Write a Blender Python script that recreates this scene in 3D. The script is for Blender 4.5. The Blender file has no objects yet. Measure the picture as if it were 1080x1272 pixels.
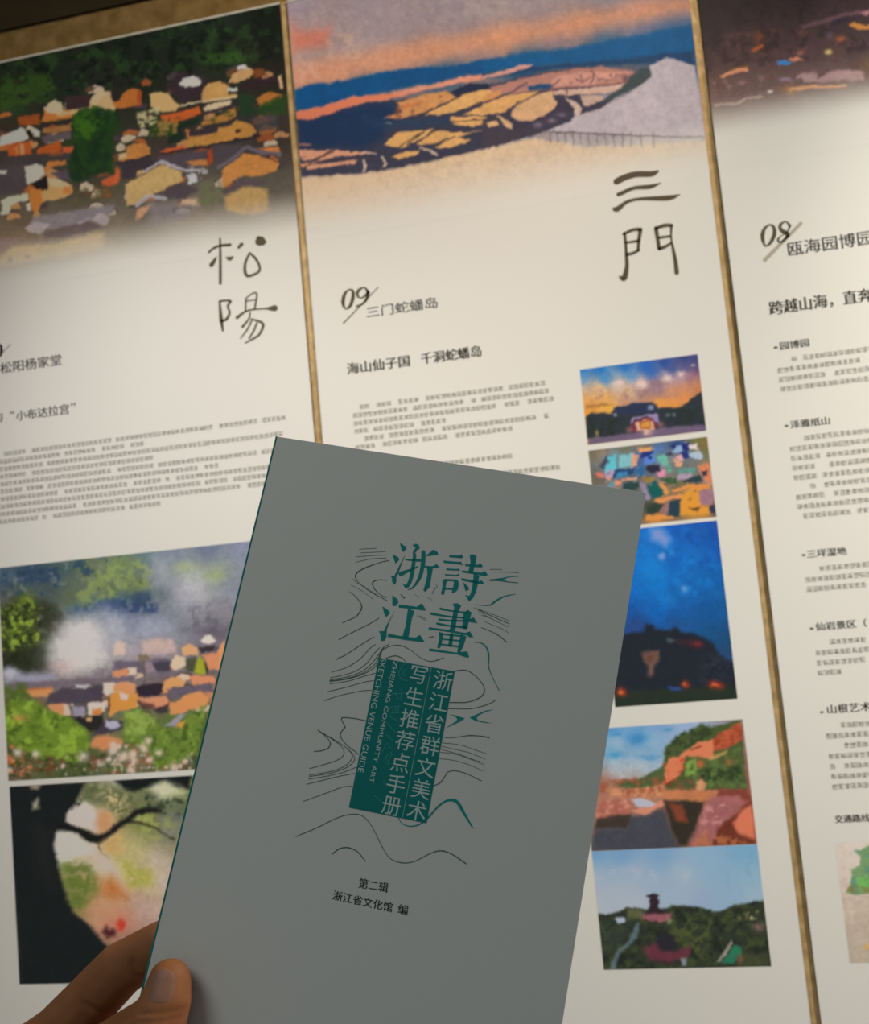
import bpy, bmesh, math, random
import numpy as np
from mathutils import Matrix, Vector

# ------------------------------------------------------------------ camera, light, exposure
scene = bpy.context.scene
C = scene.collection
FPX = 1267.585                                   # focal length in pixels of the 1080 x 1272 frame
# columns: surface right, surface down, surface away from the viewer (camera axes x right, y down, z forward)
RW = np.array([[0.976158, 0.089651, 0.197683], [-0.105983, 0.991638, 0.073627], [-0.18943, -0.092823, 0.977497]])
RB = np.array([[0.970462, -0.195227, 0.141741], [0.156894, 0.957016, 0.243937], [-0.183271, -0.214494, 0.959377]])
DIST, CAMH = 1.6, 1.45                            # camera to panel faces, camera height
CAM = np.array([0.0, -DIST, CAMH])
M = np.stack([RW[:, 0], RW[:, 2], -RW[:, 1]])     # camera axes -> world
cam_data = bpy.data.cameras.new('camera')
cam = bpy.data.objects.new('camera', cam_data); C.objects.link(cam)
cam.matrix_world = Matrix.Translation(Vector(CAM)) @ Matrix((M @ np.diag([1, -1, -1])).tolist()).to_4x4()
cam_data.sensor_fit = 'VERTICAL'; cam_data.sensor_height = 24.0
cam_data.lens = FPX / 1272 * 24.0
cam_data.clip_start = 0.02
cam_data.dof.use_dof = True
cam_data.dof.focus_distance = 0.40
cam_data.dof.aperture_fstop = cam_data.lens / 1.3   # about a 1 mm aperture, a phone lens
scene.camera = cam

scene.view_settings.view_transform = 'Standard'
scene.view_settings.look = 'None'
scene.view_settings.exposure = 0.0
scene.view_settings.gamma = 1.0
scene.view_settings.use_curve_mapping = False

world = bpy.data.worlds.new('room_air'); scene.world = world
world.use_nodes = True
bg = world.node_tree.nodes['Background']
bg.inputs[0].default_value = (0.84, 1.0, 0.98, 1)
bg.inputs[1].default_value = 0.116

def light(name, kind, loc, target, energy, color, **kw):
    d = bpy.data.lights.new(name, kind); d.energy = energy; d.color = color
    for k, v in kw.items(): setattr(d, k, v)
    o = bpy.data.objects.new(name, d); C.objects.link(o); o.location = loc
    o.rotation_euler = (Vector(target) - Vector(loc)).to_track_quat('-Z', 'Y').to_euler()
    return o
light('wall_spot', 'SPOT', (-1.242, -0.800, 2.95), (-0.104, 0, 0.300), 87, (1.000, 0.957, 0.872), spot_size=1.104, spot_blend=1.0, shadow_soft_size=0.05)
light('wall_spot', 'SPOT', (1.800, -0.800, 2.95), (0.276, 0, 0.300), 438, (1.000, 0.902, 0.746), spot_size=1.506, spot_blend=1.0, shadow_soft_size=0.05)
light('wall_spot', 'SPOT', (0.672, -0.800, 2.95), (-1.200, 0, 1.977), 97, (1.000, 0.823, 0.626), spot_size=1.378, spot_blend=1.0, shadow_soft_size=0.05)
light('room_lamp', 'AREA', (-0.7, -2.3, 2.8), (0, -1.2, 1.45), 7.0, (0.97, 1.0, 0.92), shape='DISK', size=0.9)

# ------------------------------------------------------------------ helpers
def s2l(c):
    c = np.asarray(c, float) / 255.0
    return np.where(c <= 0.04045, c / 12.92, ((c + 0.055) / 1.055) ** 2.4)

def obj(name, mesh, mats, parent=None):
    o = bpy.data.objects.new(name, mesh); C.objects.link(o)
    for m in (mats if isinstance(mats, (list, tuple)) else [mats]):
        if m: mesh.materials.append(m)
    if parent: o.parent = parent
    return o

def tag(o, label=None, cat=None, group=None, kind=None):
    for k, v in (('label', label), ('category', cat), ('group', group), ('kind', kind)):
        if v: o[k] = v
    return o

def empty(name, mw):
    o = bpy.data.objects.new(name, None); C.objects.link(o); o.matrix_world = mw; o.empty_display_size = 0.05
    return o

def box(name, lo, hi, mat, parent=None, bevel=0.0):
    bm = bmesh.new()
    bmesh.ops.create_cube(bm, size=1)
    lo, hi = Vector(lo), Vector(hi)
    for v in bm.verts:
        v.co = Vector(((v.co.x + .5) * (hi.x - lo.x) + lo.x, (v.co.y + .5) * (hi.y - lo.y) + lo.y, (v.co.z + .5) * (hi.z - lo.z) + lo.z))
    if bevel: bmesh.ops.bevel(bm, geom=bm.edges[:], offset=bevel, segments=2, affect='EDGES')
    me = bpy.data.meshes.new(name); bm.to_mesh(me); bm.free()
    return obj(name, me, mat, parent)

def mat(name, col, rough=0.5, spec=0.4, metal=0.0, attr=None, sss=0.0):
    m = bpy.data.materials.new(name); m.use_nodes = True
    b = m.node_tree.nodes['Principled BSDF']
    b.inputs['Base Color'].default_value = (*col, 1); b.inputs['Roughness'].default_value = rough
    b.inputs['Specular IOR Level'].default_value = spec; b.inputs['Metallic'].default_value = metal
    if attr:
        a = m.node_tree.nodes.new('ShaderNodeAttribute'); a.attribute_name = attr
        m.node_tree.links.new(a.outputs['Color'], b.inputs['Base Color'])
    return m

def noise_color(m, c1, c2, scale, bump=0.0, detail=6, coords='Object'):
    nt = m.node_tree; b = nt.nodes['Principled BSDF']
    tc = nt.nodes.new('ShaderNodeTexCoord'); n = nt.nodes.new('ShaderNodeTexNoise'); r = nt.nodes.new('ShaderNodeValToRGB')
    n.inputs['Scale'].default_value = scale; n.inputs['Detail'].default_value = detail
    nt.links.new(tc.outputs[coords], n.inputs['Vector']); nt.links.new(n.outputs['Fac'], r.inputs['Fac'])
    r.color_ramp.elements[0].position = 0.3; r.color_ramp.elements[1].position = 0.7
    r.color_ramp.elements[0].color = (*c1, 1); r.color_ramp.elements[1].color = (*c2, 1)
    nt.links.new(r.outputs['Color'], b.inputs['Base Color'])
    if bump:
        bp = nt.nodes.new('ShaderNodeBump'); bp.inputs['Strength'].default_value = bump; bp.inputs['Distance'].default_value = 0.003
        nt.links.new(n.outputs['Fac'], bp.inputs['Height']); nt.links.new(bp.outputs['Normal'], b.inputs['Normal'])
    return m

WHITE = np.array([0.80, 0.80, 0.80])
M_panel = mat('panel_white', WHITE, 0.55, 0.25)
M_side = mat('panel_edge', (0.10, 0.08, 0.05), 0.6, 0.2)
M_trim = mat('panel_top_edge', (0.62, 0.62, 0.56), 0.35, 0.5)
M_print = mat('printed_picture', WHITE, 0.55, 0.25, attr='ink')
M_gold = noise_color(mat('bronze_wall', (0.4, 0.25, 0.1), 0.5, 0.4, 0.35), (0.22, 0.135, 0.045), (0.36, 0.235, 0.09), 38, 0.5)
M_dark = noise_color(mat('dark_upper_wall', (0.05, 0.04, 0.02), 0.8, 0.2), (0.022, 0.016, 0.007), (0.035, 0.026, 0.012), 8)
M_floor = noise_color(mat('grey_floor', (0.2, 0.2, 0.2), 0.6, 0.3), (0.16, 0.155, 0.15), (0.22, 0.215, 0.2), 12)
M_ink = mat('grey_brown_ink', s2l((92, 82, 66)), 0.6, 0.2)
M_ink_dark = mat('dark_ink', s2l((50, 44, 38)), 0.6, 0.2)
M_ink_light = mat('pale_grey_ink', s2l((178, 172, 160)), 0.6, 0.2)
M_ink_text = mat('heading_ink', s2l((84, 80, 72)), 0.6, 0.2)
M_ink_body = mat('body_text_ink', s2l((122, 118, 108)), 0.6, 0.2)

# ------------------------------------------------------------------ points on the wall
def ray(px, py): return M @ np.array([(px - 540) / FPX, (py - 636) / FPX, 1.0])
def wall(px, py, y=0.0):                        # where the sight line of a photo pixel meets the plane Y = y
    r = ray(px, py); t = (y - CAM[1]) / r[1]
    p = CAM + r * t
    return p[0], p[2]
def wpx(X, Z):                                  # wall point -> photo pixel (arrays)
    d = np.stack([X - CAM[0], np.zeros_like(X) - CAM[1], Z - CAM[2]], -1)
    c = d @ M
    return 540 + FPX * c[..., 0] / c[..., 2], 636 + FPX * c[..., 1] / c[..., 2]

TOP = CAMH + 1.0575
BOT = TOP - 1.95
XS = [(-1.158, -0.4997), (-0.4868, 0.1738), (0.1872, 0.8478)]

# ------------------------------------------------------------------ setting
GOLD_Y, THICK = 0.013, 0.009
GTOP = CAMH + 1.1215
def structure(o): o['kind'] = 'structure'; return o
structure(box('wall_back', (-3, GOLD_Y, 0), (3, 0.2, GTOP), M_gold))
structure(box('trim_1', (-3, GOLD_Y - 0.006, GTOP), (3, 0.2, 3.2), M_dark))
M_strip = noise_color(mat('gold_strip', (0.6, 0.4, 0.2), 0.42, 0.5, 0.25), (0.50, 0.32, 0.13), (0.78, 0.55, 0.28), 46, 0.6)
for i in (0, 1): structure(box('trim_%d' % (i + 2), (XS[i][1] + .0002, 0.0035, BOT - .02), (XS[i + 1][0] - .0002, GOLD_Y, TOP + .001), M_strip))
structure(box('floor', (-3, -4.2, -0.1), (3, 0.2, 0), M_floor))
structure(box('ceiling', (-3, -4.2, 3.2), (3, 0.2, 3.3), M_dark))

# ------------------------------------------------------------------ painting prints as vertex colour
rng0 = np.random.RandomState(7)
LAT = rng0.rand(64, 64)
def vnoise(x, y, s, seed=0):
    x = x / s + seed * 17.3; y = y / s + seed * 9.1
    xi = np.floor(x).astype(int); yi = np.floor(y).astype(int); fx = x - xi; fy = y - yi
    fx = fx * fx * (3 - 2 * fx); fy = fy * fy * (3 - 2 * fy)
    g = lambda a, b: LAT[a % 64, b % 64]
    return (g(xi, yi) * (1 - fx) + g(xi + 1, yi) * fx) * (1 - fy) + (g(xi, yi + 1) * (1 - fx) + g(xi + 1, yi + 1) * fx) * fy
def fbm(x, y, s, seed=0):
    return (vnoise(x, y, s, seed) + .6 * vnoise(x, y, s / 2, seed + 1) + .4 * vnoise(x, y, s / 4, seed + 2)) / 2.0

LIT = [(270, 20, 159, 151, 133), (330, 20, 198, 187, 170), (430, 20, 212, 199, 181), (560, 20, 226, 212, 192), (700, 20, 230, 215, 195), (830, 20, 209, 198, 180), (920, 20, 179, 173, 159), (1060, 20, 186, 181, 169), (70, 75, 163, 156, 143), (130, 75, 170, 162, 148), (200, 75, 178, 170, 155), (270, 75, 187, 178, 162), (330, 75, 195, 185, 168), (430, 75, 208, 196, 178), (560, 75, 222, 208, 189), (700, 75, 228, 214, 194), (830, 75, 213, 201, 184), (920, 75, 192, 184, 170), (1060, 75, 204, 198, 184), (10, 130, 155, 149, 137), (70, 130, 162, 155, 142), (130, 130, 168, 161, 147), (200, 130, 176, 168, 153), (270, 130, 185, 176, 160), (330, 130, 192, 182, 165), (430, 130, 204, 193, 175), (560, 130, 219, 206, 187), (700, 130, 226, 213, 193), (830, 130, 215, 204, 187), (920, 130, 201, 193, 179), (1060, 130, 216, 210, 195), (10, 200, 154, 148, 136), (70, 200, 160, 153, 141), (130, 200, 169, 162, 149), (200, 200, 180, 172, 158), (270, 200, 189, 180, 166), (330, 200, 194, 185, 170), (430, 200, 204, 193, 176), (560, 200, 216, 204, 186), (700, 200, 223, 212, 193), (830, 200, 217, 207, 190), (920, 200, 208, 201, 186), (1060, 200, 228, 220, 204), (10, 270, 154, 149, 138), (70, 270, 170, 164, 152), (130, 270, 187, 180, 168), (200, 270, 200, 193, 180), (270, 270, 206, 199, 185), (330, 270, 210, 201, 186), (430, 270, 213, 204, 188), (560, 270, 219, 208, 190), (700, 270, 222, 211, 193), (830, 270, 217, 208, 192), (920, 270, 214, 207, 192), (1060, 270, 234, 226, 209), (10, 330, 164, 159, 148), (70, 330, 187, 181, 169), (130, 330, 203, 197, 185), (200, 330, 213, 207, 193), (270, 330, 217, 210, 196), (330, 330, 220, 212, 198), (430, 330, 222, 213, 197), (560, 330, 224, 214, 197), (700, 330, 223, 213, 196), (830, 330, 217, 209, 193), (920, 330, 216, 209, 194), (1060, 330, 235, 228, 211), (10, 460, 166, 162, 153), (70, 460, 205, 200, 188), (130, 460, 217, 211, 198), (200, 460, 224, 218, 205), (270, 460, 228, 221, 207), (330, 460, 229, 222, 208), (430, 460, 229, 221, 206), (560, 460, 230, 221, 205), (700, 460, 226, 217, 202), (830, 460, 220, 213, 198), (1060, 460, 226, 218, 203), (10, 600, 186, 182, 172), (70, 600, 201, 196, 185), (130, 600, 210, 204, 192), (200, 600, 216, 210, 197), (270, 600, 217, 211, 198), (330, 600, 217, 211, 198), (430, 600, 227, 219, 205), (560, 600, 226, 218, 204), (700, 600, 223, 216, 201), (830, 600, 219, 213, 199), (920, 600, 221, 215, 200), (1060, 600, 225, 218, 203), (10, 740, 188, 183, 172), (70, 740, 197, 192, 181), (130, 740, 204, 199, 187), (200, 740, 209, 204, 192), (270, 740, 213, 207, 194), (330, 740, 215, 209, 196), (430, 740, 217, 210, 197), (560, 740, 217, 211, 197), (700, 740, 215, 209, 196), (830, 740, 215, 209, 195), (920, 740, 217, 211, 197), (1060, 740, 225, 218, 203), (10, 880, 180, 176, 165), (70, 880, 188, 183, 173), (130, 880, 194, 189, 178), (200, 880, 199, 194, 182), (270, 880, 202, 196, 184), (330, 880, 204, 198, 186), (430, 880, 199, 194, 182), (560, 880, 207, 201, 188), (700, 880, 206, 201, 188), (830, 880, 207, 202, 189), (920, 880, 210, 205, 191), (1060, 880, 185, 179, 167), (10, 1020, 172, 168, 158), (70, 1020, 179, 175, 164), (130, 1020, 184, 180, 169), (200, 1020, 188, 183, 172), (270, 1020, 191, 186, 175), (330, 1020, 193, 188, 176), (560, 1020, 196, 191, 179), (700, 1020, 197, 192, 180), (830, 1020, 199, 194, 182), (920, 1020, 202, 197, 184), (1060, 1020, 194, 188, 175), (10, 1160, 165, 161, 152), (70, 1160, 171, 166, 156), (130, 1160, 175, 171, 160), (200, 1160, 179, 174, 164), (270, 1160, 181, 177, 166), (330, 1160, 183, 179, 168), (430, 1160, 185, 180, 169), (560, 1160, 186, 182, 170), (700, 1160, 188, 183, 172), (830, 1160, 191, 186, 174), (920, 1160, 194, 189, 177), (1060, 1160, 198, 192, 179), (10, 1260, 160, 157, 147), (70, 1260, 165, 161, 151), (130, 1260, 169, 165, 155), (200, 1260, 172, 168, 158), (270, 1260, 175, 171, 160), (330, 1260, 176, 172, 162), (430, 1260, 178, 174, 163), (560, 1260, 180, 176, 165), (700, 1260, 182, 178, 167), (830, 1260, 186, 181, 170), (920, 1260, 188, 184, 171), (1060, 1260, 192, 187, 174)]
def lit_white(px, py):                           # rendered brightness of blank white board; print colours have this light compensated into them
    a = np.array(LIT, float); w = 0; s = 0
    for r in a:
        k = 1.0 / ((px - r[0]) ** 2 + (py - r[1]) ** 2 + 700.0) ** 2
        w = w + k; s = s + k[..., None] * s2l(r[2:])
    return s / w[..., None]

class Pic:
    def __init__(s, corners, step=0.0018, xr=None, zr=None):
        if corners:
            pts = [wall(*c) for c in corners]      # TL TR BR BL
            x0 = (pts[0][0] + pts[3][0]) / 2; x1 = (pts[1][0] + pts[2][0]) / 2
            z1 = (pts[0][1] + pts[1][1]) / 2; z0 = (pts[2][1] + pts[3][1]) / 2
        if xr: x0, x1 = xr
        if zr: z0, z1 = zr
        s.x0, s.x1, s.z0, s.z1 = x0, x1, z0, z1
        s.nx = max(2, int((x1 - x0) / step)); s.nz = max(2, int((z1 - z0) / step))
        X, Z = np.meshgrid(np.linspace(x0, x1, s.nx + 1), np.linspace(z0, z1, s.nz + 1))
        s.X, s.Z = X, Z; s.grain = 0.12; s.tone = 1.0; s.sk = 1.0; s.sat = 1.0; s.warm = 0.15
        s.px, s.py = wpx(X, Z)
        s.qx, s.qy = s.px, s.py                       # true positions; px, py get a painterly wobble
        a, b = s.px, s.py
        hx = np.minimum(X - x0, x1 - X); hz = np.minimum(Z - z0, z1 - Z); e = np.clip(np.minimum(hx, hz) / .008, 0, 1)
        s.px = a + (fbm(a, b, 9, 21) - .5) * 4 * e + (fbm(a, b, 3.2, 23) - .5) * 2.2 * e
        s.py = b + (fbm(a, b, 9, 25) - .5) * 4 * e + (fbm(a, b, 3.2, 27) - .5) * 2.2 * e
        s.zone(0, 0, 1); s.blank = np.zeros_like(X)
    def zone(s, ox, oy, k): s.o = (ox, oy, k); return s
    def _p(s, pts): ox, oy, k = s.o; return np.array([(ox + q[0] / k, oy + q[1] / k) for q in pts], float)
    def field(s, cps, pw=3.0, R2=None):
        if R2 is None: R2 = np.ptp(s.px) * np.ptp(s.py) / len(cps) * .10
        n = 0; acc = 0; w = 0
        for q in cps:
            (cx, cy), = s._p([q[:2]])
            k = 1.0 / (((s.px - cx) ** 2 + (s.py - cy) ** 2) + R2) ** (pw / 2)
            w = w + k; acc = acc + k[..., None] * np.array(q[2:], float)
        s.c = acc / w[..., None]; return s
    def mix(s, m, rgb):
        m = m[..., None]; s.c = s.c * (1 - m) + np.array(rgb, float) * m; return s
    def _sd(s, P, x, y, closed=True):
        d = np.full(x.shape, 1e9); inside = np.zeros(x.shape, bool); n = len(P)
        for i in range(n if closed else n - 1):
            a, b = P[i], P[(i + 1) % n]; e = b - a; L = e @ e + 1e-9
            t = np.clip(((x - a[0]) * e[0] + (y - a[1]) * e[1]) / L, 0, 1)
            d = np.minimum(d, np.hypot(x - a[0] - t * e[0], y - a[1] - t * e[1]))
            if closed:
                c = ((a[1] > y) != (b[1] > y)); xx = a[0] + (y - a[1]) * e[0] / (e[1] if abs(e[1]) > 1e-9 else 1e-9)
                inside ^= c & (x < xx)
        return np.where(inside, -d, d) if closed else d
    def mask(s, pts, soft=0.8, rough=0, rs=5, line=None):
        soft = soft * s.sk; P = s._p(pts); x, y = s.px, s.py; pad = soft * 2 + rough + 3 + (line or 0)
        sel = (x > P[:, 0].min() - pad) & (x < P[:, 0].max() + pad) & (y > P[:, 1].min() - pad) & (y < P[:, 1].max() + pad)
        m = np.zeros(x.shape)
        if not sel.any(): return m
        xx, yy = x[sel], y[sel]
        if line is None: d = s._sd(P, xx, yy)
        else: d = s._sd(P, xx, yy, False) - line / 2
        if rough: d = d + (fbm(xx, yy, rs, 3) - .5) * 2 * rough
        m[sel] = np.clip(.5 - d / (2 * soft), 0, 1); return m
    def poly(s, rgb, pts, a=1.0, soft=0.8, rough=0, rs=5): return s.mix(s.mask(pts, soft, rough, rs) * a, rgb)
    def line(s, rgb, pts, w=1.0, a=1.0, soft=0.7): return s.mix(s.mask(pts, soft, line=w / 1.0) * a, rgb)
    def blob(s, rgb, cx, cy, rx, ry=None, a=1.0, hard=1.0):
        ox, oy, k = s.o; ry = ry or rx; cx, cy, rx, ry = ox + cx / k, oy + cy / k, rx / k, ry / k
        d = ((s.px - cx) / rx) ** 2 + ((s.py - cy) / ry) ** 2
        n = fbm(s.px, s.py, max(3.0, min(rx, ry) * .5), 31)
        return s.mix(np.clip(np.exp(-d * hard) * (.45 + 1.1 * n), 0, 1) * a, rgb)
    def leaf(s, rgb, pts, size=5, amount=.5, a=1.0, soft=1.5, rough=0, seed=0, hard=6):    # speckle of a second colour inside an area
        m = s.mask(pts, soft, rough); n = fbm(s.px, s.py, size, seed)
        return s.mix(m * np.clip((n - (1 - amount)) * hard + .5, 0, 1) * a, rgb)
    def houses(s, region, n, w, h, cols, seed, slope=-.12):                                # scattered small walls, roofs above them
        r = random.Random(seed); P = s._p(region); x0, y0 = P.min(0); x1, y1 = P.max(0); k0 = s.o; s.o = (0, 0, 1)
        for i in range(n):
            x, y = r.uniform(x0, x1), r.uniform(y0, y1)
            if s._sd(P, np.array([x]), np.array([y]))[0] > 0: continue
            a, b = w * r.uniform(.6, 1.4), h * r.uniform(.6, 1.3)
            q = lambda u, v: (x + u, y + v + slope * u)
            s.poly(r.choice(cols), [q(-a, b), q(-a, 0), q(-a * .2, -b * .8), q(a, 0), q(a, b)], soft=.6)
            s.line((62, 50, 56), [q(-a * 1.2, 0), q(-a * .2, -b), q(a * 1.2, 0)], 1.2)
        s.o = k0; return s
    def build(s, name, parent, y=-0.0001):
        n = (fbm(s.qx, s.qy, 3.0, 9) - .5) * 1.3 + (fbm(s.qx, s.qy, 9, 12) - .5)
        c = s.c * s.tone; lum = c.mean(-1, keepdims=True); c = lum + (c - lum) * s.sat
        g = np.clip(c[..., 1] - np.maximum(c[..., 0], c[..., 2]), 0, None); c[..., 0] += g * s.warm
        c = np.clip(c * (1 + n[..., None] * s.grain), 2, 255)
        alb = s2l(c) / lit_white(s.qx, s.qy) * 0.80
        alb = alb / np.maximum(1, alb.max(-1, keepdims=True) / 0.85); alb = np.clip(alb, 0.002, 0.85)
        alb = alb * (1 - s.blank[..., None]) + WHITE * s.blank[..., None]
        nx, nz = s.nx + 1, s.nz + 1
        co = np.stack([s.X, np.full_like(s.X, y), s.Z], -1).reshape(-1, 3)
        i = np.arange(s.nx * s.nz); r, q = i // s.nx, i % s.nx; v = r * nx + q
        F = np.stack([v, v + 1, v + 1 + nx, v + nx], -1)
        me = bpy.data.meshes.new(name)
        me.vertices.add(len(co)); me.vertices.foreach_set('co', co.ravel())
        me.loops.add(F.size); me.loops.foreach_set('vertex_index', F.ravel().astype(np.int32))
        me.polygons.add(len(F)); me.polygons.foreach_set('loop_start', (np.arange(len(F)) * 4).astype(np.int32))
        me.update(calc_edges=True)
        at = me.color_attributes.new('ink', 'FLOAT_COLOR', 'POINT')
        at.data.foreach_set('color', np.concatenate([alb.reshape(-1, 3), np.ones((len(co), 1))], 1).ravel().astype(np.float32))
        return obj(name, me, M_print, parent)

# ------------------------------------------------------------------ flat ink shapes (strokes, polygons, letters) on a plane
def catmull(pts, n=6):
    P = np.array(pts, float)
    if len(P) < 3: return P
    P = np.vstack([2 * P[0] - P[1], P, 2 * P[-1] - P[-2]]); out = []
    for i in range(1, len(P) - 2):
        a, b, c, d = P[i - 1:i + 3]
        for k in range(n):
            t = k / n
            out.append(.5 * ((2 * b) + (c - a) * t + (2 * a - 5 * b + 4 * c - d) * t * t + (3 * b - a - 3 * c + d) * t ** 3))
    out.append(P[-2]); return np.array(out)

class Ink:
    """collects strokes given in photo pixels; fn maps a pixel onto the surface (2 coordinates)"""
    def __init__(s, fn): s.fn = fn; s.V = []; s.F = []; s.z = (0, 0, 1)
    def zone(s, *z): s.z = z; return s
    def P(s, q): return s.fn(s.z[0] + q[0] / s.z[2], s.z[1] + q[1] / s.z[2])
    def poly(s, pts):
        b = len(s.V); s.V += [s.P(q) for q in pts]; s.F.append(list(range(b, b + len(pts)))); return s
    def rib(s, pts, w=None, smooth=True, cap=True):
        pts = [tuple(q) if len(q) == 3 else (q[0], q[1], w) for q in pts]
        A = catmull(pts) if smooth and len(pts) > 2 else np.array(pts, float)
        T = np.gradient(A[:, :2], axis=0); T /= (np.linalg.norm(T, axis=1)[:, None] + 1e-9)
        N = np.stack([-T[:, 1], T[:, 0]], 1); hw = np.maximum(A[:, 2], .5)[:, None] / 2
        L, R = A[:, :2] + N * hw, A[:, :2] - N * hw; b = len(s.V)
        for l, r in zip(L, R): s.V += [s.P(l), s.P(r)]
        for i in range(len(A) - 1): s.F.append([b + 2 * i, b + 2 * i + 1, b + 2 * i + 3, b + 2 * i + 2])
        if cap:
            for k, sg in ((0, -1), (-1, 1)):
                c, t, n, h = A[k, :2], T[k] * sg, N[k], hw[k, 0]
                s.poly([c + n * h, c + n * h * .7 + t * h * .7, c + t * h, c - n * h * .7 + t * h * .7, c - n * h])
        return s
    def strokes(s, L):
        for q in L: s.rib(q)
        return s
    def build(s, name, m, parent, place, stuff=False):
        me = bpy.data.meshes.new(name); me.from_pydata([place(*v) for v in s.V], [], s.F); me.update()
        o = obj(name, me, m, parent)
        if stuff: o['kind'] = 'stuff'
        return o

_cache = {}
def glyphs(text, res=3):
    k = (text, res)
    if k not in _cache:
        c = bpy.data.curves.new('letters', 'FONT'); c.body = text; c.resolution_u = res
        o = bpy.data.objects.new('letters', c); C.objects.link(o)
        dg = bpy.context.evaluated_depsgraph_get(); dg.update()
        me = bpy.data.meshes.new_from_object(o.evaluated_get(dg))
        V = np.array([v.co[:2] for v in me.vertices]); F = [list(p.vertices) for p in me.polygons]
        bpy.data.objects.remove(o); bpy.data.curves.remove(c); bpy.data.meshes.remove(me)
        _cache[k] = (V, F)
    return _cache[k]
def put_text(ink, text, p0, p1, h, res=3, bold=0.0):
    """text whose ink spans surface points p0 (lower left) to p1 (lower right), ink height h; both in surface units"""
    V, F = glyphs(text, res); lo, hi = V.min(0), V.max(0)
    U = (V - lo) / (hi - lo); p0, p1 = np.array(p0), np.array(p1); e = p1 - p0; n = np.array([-e[1], e[0]]) / np.linalg.norm(e)
    for dx in ([0] if not bold else [-bold, bold]):
        b = len(ink.V)
        Q = p0 + U[:, :1] * e + U[:, 1:] * n * h + e / np.linalg.norm(e) * dx
        ink.V += [tuple(q) for q in Q]; ink.F += [[b + i for i in f] for f in F]

def on_wall(y): return lambda a, b: (a, y, b)
KW = 1.6 / FPX * 1.02                            # metres per photo pixel on the panels, about
def heading(ink, text, z, x0, y0, x1, y1, h, bold=0.0):
    ink = Ink(wall)
    a = wall(z[0] + x0 / z[2], z[1] + y0 / z[2]); b = wall(z[0] + x1 / z[2], z[1] + y1 / z[2])
    m = (a[1] + b[1]) / 2
    put_text(ink, text, (a[0], m), (b[0], m), h / z[2] * KW, 2, bold)
    more.append(ink.build('heading', M_ink_text, None, on_wall(-.0002)))

def body(ink, x0, x1, z, rows, pitch, ch, seed):
    """rows of small print too blurred to read: each row a run of little strokes, (start, end) as fractions"""
    r = random.Random(seed)
    for i, (fa, fb) in enumerate(rows):
        zz = z - i * pitch; x = x0 + fa * (x1 - x0); xe = x0 + fb * (x1 - x0)
        while x < xe:
            if r.random() < .07: x += ch * r.choice((.9, 1.4)); continue
            for k in range(3):
                v = zz + ch * (.12 + .33 * k + r.uniform(-.06, .06)); a = x + ch * r.uniform(0, .15); b = x + ch * r.uniform(.8, 1.04); t = ch * .055
                q = len(ink.V); ink.V += [(a, v - t), (b, v - t), (b, v + t), (a, v + t)]; ink.F.append([q, q + 1, q + 2, q + 3])
            for k in range(1):
                h = x + ch * r.uniform(.1, .85); a = zz + ch * r.uniform(0, .35); b = zz + ch * r.uniform(.6, 1); t = ch * .045
                q = len(ink.V); ink.V += [(h - t, a), (h + t, a), (h + t, b), (h - t, b)]; ink.F.append([q, q + 1, q + 2, q + 3])
            x += ch * 1.04

def panel(x0, x1, label):
    root = empty('exhibition_panel', Matrix.Translation((( x0 + x1) / 2, 0, BOT)))
    tag(root, label, 'panel', 'printed exhibition panels on the bronze wall')
    bpy.context.view_layer.update()
    inv = root.matrix_world.inverted()
    kids = []
    # board: front face white, sides darker
    bm = bmesh.new(); bmesh.ops.create_cube(bm, size=1)
    for v in bm.verts:
        v.co = Vector((x0 if v.co.x < 0 else x1, 0 if v.co.y < 0 else THICK, BOT if v.co.z < 0 else TOP))
    bmesh.ops.bevel(bm, geom=bm.edges[:], offset=0.0006, segments=1, affect='EDGES')
    bm.normal_update()
    for f in bm.faces: f.material_index = 0 if f.normal.y < -.9 or f.normal.z > .9 else 1
    me = bpy.data.meshes.new('board'); bm.to_mesh(me); bm.free()
    o = obj('board', me, [M_panel, M_side]); kids.append(o)
    o = box('top_trim', (x0, -0.0012, TOP - 0.0042), (x1, 0.0, TOP), M_trim, None, 0.0003); kids.append(o)
    for sx in (x0 + .06, x1 - .06 - .02):
        for sz in (BOT + .1, TOP - .12):
            kids.append(box('wall_spacer', (sx, THICK, sz), (sx + .02, GOLD_Y, sz + .04), M_side))
    def finish(more):
        for k in kids + more:
            k.parent = root; k.matrix_parent_inverse = inv
    return root, finish
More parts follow.
